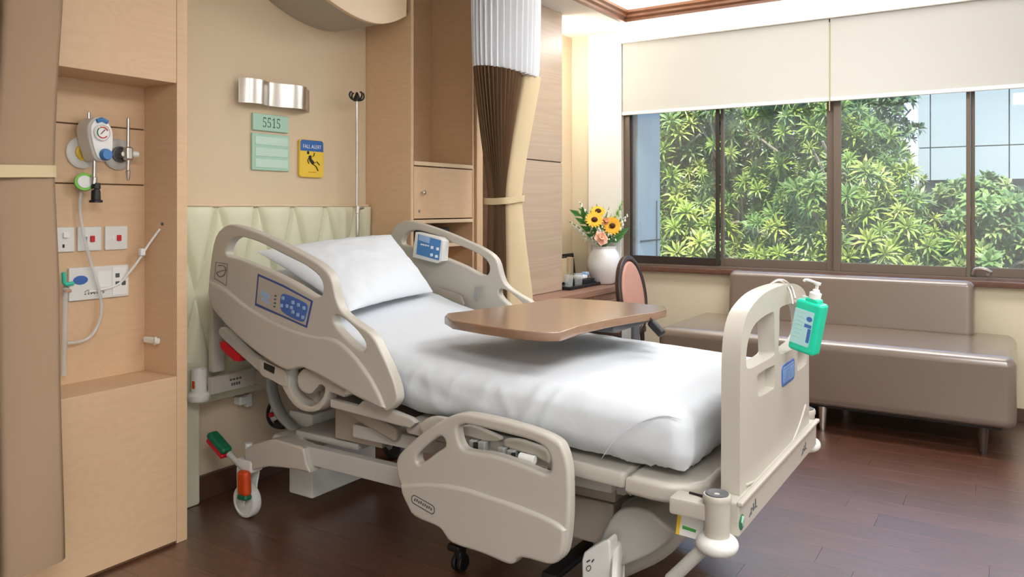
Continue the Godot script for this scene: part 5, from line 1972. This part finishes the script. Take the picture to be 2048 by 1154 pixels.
	part("head_crossbar", m, M.plastic, t)
	# curved grey lift arms
	for z in [-2.2, -2.82]:
		m = MB.new()
		var pp := cr3([Vector3(-2.6, 0.66, z), Vector3(-2.61, 0.55, z), Vector3(-2.6, 0.47, z), Vector3(-2.55, 0.39, z), Vector3(-2.46, 0.34, z)], 5)
		tube(m, pp, 0.028, 12, false, 0.6)
		part("lift_arm", m, M.grey, t)
	# head end beam with bumpers
	m = MB.new()
	rbox(m, Vector3(-2.77, 0.515, c), Vector3(0.03, 0.07, 0.98), 0.004, 2)
	var hbm := part("head_beam", m, M.plastic, t)
	m = MB.new()
	for k in 4:
		bx(m, -2.756, -2.7535, 0.522, 0.53, -2.115 - k * 0.016, -2.105 - k * 0.016, 0.0)
		bx(m, -2.756, -2.7535, 0.50, 0.512, -2.12 - k * 0.012, -2.113 - k * 0.012, 0.0)
	part("printed_marks", m, M.dark_grey, hbm)
	m = MB.new()
	bx(m, -2.74, -2.05, 0.49, 0.55, -2.27, -2.22, 0.006)
	bx(m, -2.74, -2.05, 0.49, 0.55, -2.82, -2.77, 0.006)
	part("long_beam", m, M.plastic_dim, hbm)
	for z in [-2.0, -3.02]:
		m = MB.new()
		lathe_on(m, Vector3(-2.813, 0.47, z), Vector3.UP, [Vector2(0, 0), Vector2(0.03, 0), Vector2(0.031, 0.11), Vector2(0.028, 0.114), Vector2(0.018, 0.112), Vector2(0.016, 0.1), Vector2(0, 0.1)], 24)
		var bp := part("bumper_post", m, M.plastic_white, t)
		m = MB.new()
		lathe_on(m, Vector3(-2.813, 0.455, z), Vector3.UP, [Vector2(0, 0), Vector2(0.04, 0), Vector2(0.046, 0.01), Vector2(0.046, 0.026), Vector2(0.036, 0.036), Vector2(0, 0.036)], 24)
		part("bumper_wheel", m, M.plastic_white, bp)
	m = MB.new()
	bx(m, -2.815, -2.8, 0.51, 0.54, -1.972, -1.968, 0.001)
	part("warning_label", m, M.orange, t)
	# cable under the head end
	m = MB.new()
	tube(m, cr3([Vector3(-2.702, 0.42, -2.3), Vector3(-2.744, 0.371, -2.3), Vector3(-2.75, 0.326, -2.3), Vector3(-2.721, 0.297, -2.3), Vector3(-2.664, 0.295, -2.3), Vector3(-2.595, 0.317, -2.3)], 4), 0.008, 8)
	rbox(m, Vector3(-2.667, 0.31, -2.3), Vector3(0.06, 0.035, 0.04), 0.012, 3)
	var cab := part("power_cable", m, M.black, t)
	m = MB.new()
	rbox(m, Vector3(-2.719, 0.337, -2.32), Vector3(0.07, 0.05, 0.03), 0.008, 2)
	part("cable_clip", m, M.plastic_white, cab)
	m = MB.new()
	rbox(m, Vector3(-2.724, 0.343, -2.3), Vector3(0.016, 0.02, 0.03), 0.005, 2)
	part("red_plug", m, M.red, cab)
	m = MB.new()
	rbox(m, Vector3(-2.905, 0.387, -2.276), Vector3(0.05, 0.04, 0.04), 0.008, 2)
	rbox(m, Vector3(-2.905, 0.378, -2.317), Vector3(0.025, 0.06, 0.03), 0.006, 2)
	part("wall_plug", m, M.plastic_white, t)
	# casters
	for q in [Vector2(-2.6, -2.07), Vector2(-2.6, -2.95)]:
		caster(t, Vector3(q.x, 0, q.y), 0.067, true, q.y > -2.5)
	for q in [Vector2(-0.97, -2.07), Vector2(-0.97, -2.95)]:
		m = MB.new()
		lathe_on(m, Vector3(-0.995, 0.125, q.y - 0.06), Vector3(0.9, 0, -0.33), [Vector2(0, -0.014), Vector2(0.08, -0.016), Vector2(0.118, -0.012), Vector2(0.125, -0.006), Vector2(0.125, 0.006), Vector2(0.118, 0.012), Vector2(0.09, 0.015), Vector2(0.086, 0.01), Vector2(0.04, 0.012), Vector2(0, 0.012)], 40)
		part("caster_wheel", m, M.plastic_white, t)
	# foot end: pedestal, caster covers and the curved shroud
	m = MB.new()
	bx(m, -1.3, -1.03, 0.335, 0.42, -2.86, -2.19, 0.01)
	part("pedestal", m, M.plastic_dim, t)
	m = MB.new()
	bx(m, -1.32, -1.04, 0.19, 0.33, -2.84, -2.2, 0.012)
	part("pedestal_foot", m, M.plastic_dim, t)
	m = MB.new()
	var arc := cr2(P([-1.066,0.148, -1.056,0.238, -1.009,0.327, -0.954,0.359, -0.899,0.359, -0.86,0.338, -0.822,0.315, -0.845,0.278, -0.891,0.235, -0.954,0.193, -1.016,0.16]), 3)
	plate(m, arc, [], -2.25, -2.135, 0.03, 4)
	var arc2 := cr2(P([-1.155,0.223, -1.065,0.306, -0.962,0.351, -0.888,0.327, -0.844,0.267, -0.88,0.19, -0.979,0.111, -1.101,0.056]), 3)
	plate(m, arc2, [], -2.86, -2.25, 0.03, 4)
	part("shroud", m, M.shroud, t)
	m = MB.new()
	plate(m, P([-1.077,0.039, -1.079,0.201, -1.072,0.224, -1.054,0.24, -1.007,0.275, -0.994,0.282, -0.986,0.277, -0.984,0.261, -0.986,0.064]), [], -2.115, -2.06, 0.012, 3)
	var leg := part("caster_leg", m, M.plastic_white, t)
	m = MB.new()
	tube(m, cr3([Vector3(-1.06, 0.186, -2.058), Vector3(-1.05, 0.193, -2.058), Vector3(-1.047, 0.185, -2.058), Vector3(-1.055, 0.175, -2.058), Vector3(-1.061, 0.178, -2.058)], 3, true), 0.0014, 5)
	tube(m, [Vector3(-1.06, 0.201, -2.058), Vector3(-1.05, 0.209, -2.058)], 0.0022, 5)
	tube(m, [Vector3(-1.043, 0.205, -2.058), Vector3(-1.037, 0.214, -2.058)], 0.0022, 5)
	part("printed_marks", m, M.dark_grey, leg)
	m = MB.new()
	tube(m, cr3([Vector3(-0.672, 0.369, -1.99), Vector3(-0.695, 0.342, -1.99), Vector3(-0.733, 0.297, -1.99), Vector3(-0.775, 0.249, -1.99)], 4), 0.017, 12)
	part("push_bar", m, M.steel_paint, t)

func caster(t: Node3D, at: Vector3, r: float, pedals: bool, seen: bool) -> void:
	var m := MB.new()
	var zc := at.z
	lathe_on(m, Vector3(at.x, r, zc - 0.02), Vector3(0, 0, 1), [Vector2(0, 0.006), Vector2(r * 0.55, 0.004), Vector2(r * 0.8, 0), Vector2(r * 0.95, 0.002), Vector2(r, 0.01), Vector2(r, 0.03), Vector2(r * 0.95, 0.038), Vector2(r * 0.82, 0.04), Vector2(r * 0.8, 0.036), Vector2(r * 0.3, 0.038), Vector2(0, 0.038)], 32)
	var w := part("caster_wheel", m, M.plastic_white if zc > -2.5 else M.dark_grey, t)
	m = MB.new()
	cyl(m, Vector3(at.x, r, zc + 0.014), Vector3(at.x, r, zc + 0.022), 0.006, 10)
	part("axle", m, M.chrome, w)
	m = MB.new()
	m.xf = Transform3D(Basis(), Vector3(at.x, 0, 0))
	for s in [-1.0, 1.0]:
		plate(m, cr2(P([0.045, 0.22, -0.02, 0.22, -0.03, 0.16, -0.02, r - 0.012, 0.015, r - 0.012, 0.03, 0.13]), 2), [], zc + s * 0.026 - 0.004, zc + s * 0.026 + 0.004, 0.003, 1)
	bx(m, -0.03, 0.06, 0.19, 0.24, zc - 0.032, zc + 0.032, 0.01)
	cyl(m, Vector3(0.01, 0.22, zc), Vector3(0.01, 0.3, zc), 0.016, 14)
	part("fork", m, M.plastic_white, w)
	if not pedals:
		return
	m = MB.new()
	m.xf = Transform3D(Basis(Vector3(0, 0, 1), 0.05), Vector3(at.x + 0.035, 0.155, zc + 0.042))
	rbox(m, Vector3(0.0, 0.0, 0.0), Vector3(0.06, 0.1, 0.036), 0.017, 4)
	part("brake_pedal", m, M.orange, w)
	m = MB.new()
	m.xf = Transform3D(Basis(Vector3(0, 0, 1), 0.05), Vector3(at.x + 0.035, 0.1, zc + 0.042))
	rbox(m, Vector3.ZERO, Vector3(0.056, 0.022, 0.034), 0.009, 3)
	part("pedal_edge", m, M.green, w)
	m = MB.new()
	var d := Transform3D(Basis(Vector3(0, 0, 1), -0.52), Vector3(at.x - 0.125, 0.275, zc + 0.035))
	m.xf = d
	rbox(m, Vector3(-0.01, 0.008, 0), Vector3(0.12, 0.028, 0.05), 0.012, 3)
	part("steer_pedal", m, M.green, w)
	m = MB.new()
	m.xf = d
	rbox(m, Vector3(-0.005, -0.014, 0), Vector3(0.115, 0.02, 0.046), 0.008, 3)
	part("pedal_edge", m, M.red, w)
	m = MB.new()
	tube(m, [Vector3(at.x - 0.075, 0.25, zc + 0.03), Vector3(at.x - 0.035, 0.225, zc + 0.025), Vector3(at.x + 0.01, 0.2, zc + 0.02)], 0.013, 10)
	part("pedal_lever", m, M.steel_paint, w)

# ---------------------------------------------------------------- mattress, sheet, pillow
func bed_height(x: float) -> float:  # top of the mattress along the bed
	var y := 0.688 + 0.047 * (-0.7 - x)
	var k := maxf(0.0, -1.85 - x)
	return y + 0.10 * k * k / (k + 0.12) + 0.17 * k * k

func fold_height(x: float) -> float:  # line of the mitred corner over the hem
	if x < -0.8:
		return 0.158 * maxf(0.0, 1.0 - pow(absf(x + 0.8) / 0.215, 1.7))
	return 0.158 - 0.25 * (x + 0.8) * (x + 0.8) - 0.06 * (x + 0.8)

func build_bedding() -> void:
	var t := thing("mattress", "white sheeted mattress rising towards the head of the bed", "mattress", Vector3(-1.69, 0.5, -2.51))
	var n := FastNoiseLite.new()
	n.seed = 4
	n.frequency = 3.2
	n.fractal_octaves = 3
	var m := MB.new()
	m.crease = 80
	var th := 0.18
	rbox(m, Vector3(-1.74, 0, -2.51), Vector3(1.99, th, 0.92), 0.062, 5, 0.014, func(p: Vector3, d: Vector3) -> Vector3:
		var q := p
		var side := p.y / th + 0.5  # 0 at the hem, 1 on top
		q.y = p.y - th / 2 + bed_height(p.x) - (0.02 if p.x < -1.9 else 0.0) * 0.0
		var wr := n.get_noise_3d(p.x * 1.0, p.y * 0.6, p.z * 1.2) * 0.005
		wr += n.get_noise_3d(p.x * 3.0 + 20, p.y, p.z * 0.7) * 0.0025
		# pulled creases on the near side and across the head
		if p.z > -2.25:
			wr += 0.004 * sin(p.x * 24.0 + 3.0 * sin(p.y * 30.0)) * smoothstep(0.9, 0.1, side) * smoothstep(-1.2, -1.6, p.x)
		if p.z > -2.3 and d.z > 0.2:
			for k in 7:
				var cx: float = [-1.72, -1.63, -1.55, -1.43, -1.33, -1.25, -1.19][k]
				var u: float = (p.x - cx - 0.09 * (side - 0.5) * [1, -1, 1, 1, -1, 1, 1][k]) / [0.016, 0.022, 0.014, 0.02, 0.014, 0.024, 0.013][k]
				wr += [0.004, 0.005, 0.004, 0.005, 0.005, 0.009, 0.006][k] * exp(-u * u) * smoothstep(1.05, 0.75, side) * smoothstep(-0.05, 0.3, side)
		q += d * wr
		# hem: the sheet is tucked in under the edge
		if d.z > 0.2 or d.x > 0.2:
			q -= Vector3(0, 0, d.z) * 0.008 * smoothstep(0.3, 0.0, side)
			q.y -= (0.0045 * sin(p.x * 150.0 + p.z * 130.0) * sin(p.x * 31.0) + 0.004 * sin(p.x * 37.0 + p.z * 61.0)) * smoothstep(0.3, 0.0, side) * smoothstep(-1.1, -0.95, p.x)
			q.y -= 0.012 * smoothstep(0.4, 0.0, side)
		# mitred corner at the foot: cloth below the fold sits further in
		var arc := fold_height(p.x)
		if p.x > -1.02 and d.z > 0.3 and side * th < arc:
			q.z -= 0.007 * smoothstep(0.0, 0.012, arc - side * th)
		# bulge of the thick edge
		q += Vector3(0, 0, signf(d.z) * 0.012 * (1.0 - pow(2.0 * side - 1.0, 2.0)) * absf(d.z))
		return q)
	part("sheet", m, M.sheet, t)
	# folded over edge of the tucked corner
	m = MB.new()
	var pts := []
	for k in 16:
		var x := lerpf(-1.012, -0.765, k / 15.0)
		var arc := fold_height(x)
		var sd := arc / th
		pts.append(Vector3(x, bed_height(x) - th + arc - 0.012 * smoothstep(0.4, 0.0, sd), -2.05 + 0.009 * (1.0 - pow(2.0 * sd - 1.0, 2.0)) - 0.008 * smoothstep(0.3, 0.0, sd) - (0.05 * maxf(0.0, sd - 0.78))))
	tube(m, cr3(pts, 3), 0.003, 6, false, 1.0, range(46).map(func(k): return minf(1.0, 0.15 + minf(k, 45 - k) * 0.12)))
	part("sheet_fold", m, M.sheet, t)

	var p := thing("pillow", "plump white pillow propped against the raised backrest", "pillow", Vector3(-2.36, 0.86, -2.5))
	m = MB.new()
	m.crease = 85
	var w := FastNoiseLite.new()
	w.seed = 12
	w.frequency = 5.0
	var basis := Basis(Vector3(0, 1, 0), 0.06) * Basis(Vector3(0, 0, 1), -0.56)
	# seam corners: the far side stands steeper than the near side
	var far_top := Vector3(-2.535, 1.115, -2.86)
	var far_low := Vector3(-2.275, 0.853, -2.86)
	var near_top := Vector3(-2.645, 1.065, -2.15)
	var near_low := Vector3(-2.12, 0.852, -2.16)
	var N := 46
	for sgn in [1.0, -1.0]:
		var rows := []
		for i in N + 1:
			var row := PackedVector3Array()
			for j in N + 1:
				var a := sin((float(i) / N - 0.5) * PI)
				var b := sin((float(j) / N - 0.5) * PI)
				var prof := pow(maxf(0.0, (1.0 - pow(absf(a), 2.6)) * (1.0 - pow(absf(b), 2.6))), 0.55)
				var ea := a * (1.0 - 0.07 * (1.0 - b * b))
				var eb := b * (1.0 - 0.06 * (1.0 - a * a))
				var ex := 0.25 * ea
				var ez := 0.36 * eb
				var h := 0.088 * prof * (1.0 if sgn > 0 else 0.55)
				var wr := w.get_noise_2d(ex * 2.0, ez * 2.0) * 0.01 + 0.006 * sin(ez * 60.0 + ex * 30.0) * smoothstep(0.02, 0.2, ex) * smoothstep(0.36, 0.1, absf(ez - 0.12))
				var top := far_top.lerp(near_top, eb * 0.5 + 0.5)
				var low := far_low.lerp(near_low, eb * 0.5 + 0.5)
				row.append(top.lerp(low, ea * 0.5 + 0.5) + basis * Vector3(0, sgn * (h + wr * prof), 0))
			rows.append(row)
		for i in N:
			for j in N:
				if sgn > 0:
					m.quad(rows[i][j], rows[i][j + 1], rows[i + 1][j + 1], rows[i + 1][j])
				else:
					m.quad(rows[i][j], rows[i + 1][j], rows[i + 1][j + 1], rows[i][j + 1])
	part("pillow_case", m, M.pillow, p)

# ---------------------------------------------------------------- overbed table
func build_overbed_table() -> void:
	var y := 0.86
	var t := thing("overbed_table", "brown kidney shaped overbed table standing across the bed on a wheeled base", "table", Vector3(-1.4, 0, -2.6))
	var o := PackedVector2Array()
	var raw := [Vector3(-1.709, 0.86, -2.214), Vector3(-1.619, 0.86, -2.141), Vector3(-1.481, 0.86, -2.108), Vector3(-1.327, 0.86, -2.083), Vector3(-1.232, 0.86, -2.092), Vector3(-1.188, 0.86, -2.125), Vector3(-1.187, 0.86, -2.149), Vector3(-1.198, 0.86, -2.277), Vector3(-1.184, 0.86, -2.434), Vector3(-1.157, 0.86, -2.584), Vector3(-1.115, 0.86, -2.713), Vector3(-1.114, 0.86, -2.823), Vector3(-1.151, 0.86, -2.907), Vector3(-1.291, 0.86, -2.93), Vector3(-1.455, 0.86, -2.946), Vector3(-1.622, 0.86, -2.923), Vector3(-1.649, 0.86, -2.884), Vector3(-1.657, 0.86, -2.714), Vector3(-1.69, 0.86, -2.542), Vector3(-1.727, 0.86, -2.361), Vector3(-1.748, 0.86, -2.282)]
	for q in raw:
		o.append(Vector2(q.x, q.z))
	var m := MB.new()
	m.xf = FACE_Y
	plate(m, o, [], y - 0.030, y, 0.004, 2)
	part("table_top", m, M.table, t)
	var col := Vector3(-1.42, 0, -3.17)
	m = MB.new()
	bx(m, -1.5, -1.18, y - 0.055, y - 0.031, -2.86, -2.5, 0.005)
	bx(m, col.x - 0.035, col.x + 0.035, y - 0.075, y - 0.035, -3.2, -2.55, 0.006)
	part("support_arm", m, M.dark_grey, t)
	m = MB.new()
	bx(m, col.x - 0.035, col.x + 0.035, 0.06, y - 0.06, col.z - 0.03, col.z + 0.03, 0.006)
	part("column", m, M.dark_grey, t)
	m = MB.new()
	bx(m, col.x - 0.022, col.x + 0.022, 0.4, y - 0.05, col.z + 0.03, col.z + 0.04, 0.002)
	part("inner_column", m, M.brushed, t)
	m = MB.new()
	m.xf = Transform3D(Basis(Vector3(0, 0, 1), -0.75), Vector3(-1.10, 0.806, -2.69))
	rbox(m, Vector3.ZERO, Vector3(0.07, 0.032, 0.028), 0.011, 3)
	m.xf = Transform3D()
	tube(m, [Vector3(-1.12, 0.825, -2.69), Vector3(-1.125, 0.84, -2.69)], 0.005, 6)
	part("lift_handle", m, M.black, t)
	m = MB.new()
	bx(m, -1.63, -1.2, 0.07, 0.105, -3.2, -3.12, 0.008)
	bx(m, -1.63, -1.575, 0.075, 0.1, -3.16, -2.12, 0.008)
	bx(m, -1.255, -1.2, 0.075, 0.1, -3.16, -2.12, 0.008)
	part("base_legs", m, M.black, t)
	for q in [Vector2(-1.6, -2.16), Vector2(-1.23, -2.16), Vector2(-1.6, -3.16), Vector2(-1.23, -3.16)]:
		m = MB.new()
		for s in [-1.0, 1.0]:
			lathe_on(m, Vector3(q.x + s * 0.012 - 0.008, 0.03, q.y), Vector3.RIGHT, [Vector2(0, 0), Vector2(0.026, 0), Vector2(0.03, 0.004), Vector2(0.03, 0.012), Vector2(0.026, 0.016), Vector2(0, 0.016)], 18)
		rbox(m, Vector3(q.x, 0.058, q.y), Vector3(0.03, 0.035, 0.04), 0.008, 2)
		part("caster", m, M.black, t)

# ---------------------------------------------------------------- drip stand, hand rub bottle
func build_small_things() -> void:
	var x := -2.80
	var z := -2.905
	var t := thing("iv_pole", "thin steel drip pole with black hooks at the far head corner of the bed", "pole", Vector3(x, 0.55, z))
	var m := MB.new()
	cyl(m, Vector3(x, 0.52, z), Vector3(x, 1.24, z), 0.0095, 14)
	part("lower_tube", m, M.chrome, t)
	m = MB.new()
	cyl(m, Vector3(x, 1.23, z + 0.003), Vector3(x, 1.80, z + 0.003), 0.006, 12)
	for yy in [1.42, 1.57]:
		cyl(m, Vector3(x, yy, z + 0.003), Vector3(x, yy + 0.006, z + 0.003), 0.0075, 12)
	part("upper_tube", m, M.chrome, t)
	m = MB.new()
	cyl(m, Vector3(x, 1.215, z), Vector3(x, 1.255, z), 0.0135, 14)
	tube(m, [Vector3(x + 0.01, 1.24, z - 0.008), Vector3(x + 0.03, 1.245, z - 0.016)], 0.006, 8)
	part("collar", m, M.brushed, t)
	m = MB.new()
	lathe_on(m, Vector3(x, 1.785, z + 0.003), Vector3.UP, [Vector2(0, 0), Vector2(0.016, 0), Vector2(0.017, 0.015), Vector2(0.009, 0.035), Vector2(0.005, 0.045), Vector2(0, 0.047)], 14)
	for a in [0.2, 1.77, 3.34, 4.91]:
		var d := Vector3(cos(a), 0, sin(a))
		var c := Vector3(x, 1.79, z + 0.003)
		tube(m, cr3([c + d * 0.008, c + d * 0.03 + Vector3.UP * 0.004, c + d * 0.043 + Vector3.UP * 0.018, c + d * 0.04 + Vector3.UP * 0.036, c + d * 0.03 + Vector3.UP * 0.038], 4), 0.0045, 7)
	part("hook_head", m, M.black, t)

	# hand rub bottle hung on the footboard
	var bc := Vector3(-0.562, 0.788, -2.585)
	var b := thing("hand_rub_bottle", "turquoise hand rub bottle with white pump hung on the footboard", "bottle", bc)
	var tilt := Transform3D((Basis(Vector3.UP, -0.3) * Basis(Vector3(0, 0, 1), -0.2)).scaled(Vector3.ONE * 0.9), bc)
	m = MB.new()
	m.xf = tilt
	rbox(m, Vector3(0, 0.095, 0), Vector3(0.098, 0.185, 0.055), 0.012, 4)
	rbox(m, Vector3(0.004, 0.19, 0), Vector3(0.05, 0.02, 0.04), 0.008, 3)
	part("bottle_body", m, M.hand_rub, b)
	m = MB.new()
	m.xf = tilt
	plate(m, rrect(0.072, 0.125, 0.003, 2, Vector2(-0.008, 0.092)), [], 0.027, 0.0283, 0.0004, 1)
	var lab := part("label", m, M.rub_label, b)
	m = MB.new()
	m.xf = tilt
	plate(m, oval(0.011, 0.009, 16, Vector2(0.014, 0.128)), [], 0.0278, 0.0292, 0.0004, 1)
	plate(m, rrect(0.012, 0.05, 0.002, 2, Vector2(0.021, 0.07)), [], 0.0278, 0.0292, 0.0004, 1)
	plate(m, rrect(0.026, 0.012, 0.002, 2, Vector2(0.013, 0.103)), [], 0.0278, 0.0292, 0.0004, 1)
	part("label_print", m, M.blue, lab)
	m = MB.new()
	m.xf = tilt
	for k in 7:
		plate(m, rrect(0.034 - 0.004 * (k % 3), 0.003, 0.001, 1, Vector2(-0.02, 0.145 - k * 0.015)), [], 0.0278, 0.029, 0.0003, 1)
	part("label_lines", m, M.mint, lab)
	m = MB.new()
	m.xf = tilt
	lathe_on(m, Vector3(0.004, 0.198, 0), Vector3.UP, [Vector2(0, 0), Vector2(0.02, 0), Vector2(0.0205, 0.02), Vector2(0.013, 0.024), Vector2(0.011, 0.032), Vector2(0.006, 0.034), Vector2(0.0055, 0.048), Vector2(0.011, 0.05), Vector2(0.012, 0.058), Vector2(0, 0.06)], 18)
	tube(m, cr3([Vector3(0.004, 0.252, 0), Vector3(-0.012, 0.255, 0.004), Vector3(-0.034, 0.256, 0.008), Vector3(-0.042, 0.249, 0.01)], 3), 0.005, 8)
	part("pump", m, M.white, b)
	m = MB.new()
	tube(m, cr3([Vector3(-0.59, 0.955, -2.6), Vector3(-0.612, 0.985, -2.65), Vector3(-0.63, 1.008, -2.63), Vector3(-0.655, 1.01, -2.615), Vector3(-0.678, 0.985, -2.605)], 4), 0.003, 7)
	tube(m, cr3([Vector3(-0.59, 0.94, -2.57), Vector3(-0.612, 0.985, -2.61), Vector3(-0.64, 1.012, -2.59), Vector3(-0.68, 0.985, -2.575)], 4), 0.003, 7)
	part("wire_hanger", m, M.brushed, b)
	m = MB.new()
	m.xf = tilt
	rbox(m, Vector3(-0.035, 0.12, -0.034), Vector3(0.05, 0.14, 0.012), 0.004, 2)
	part("holder_plate", m, M.clear, b)
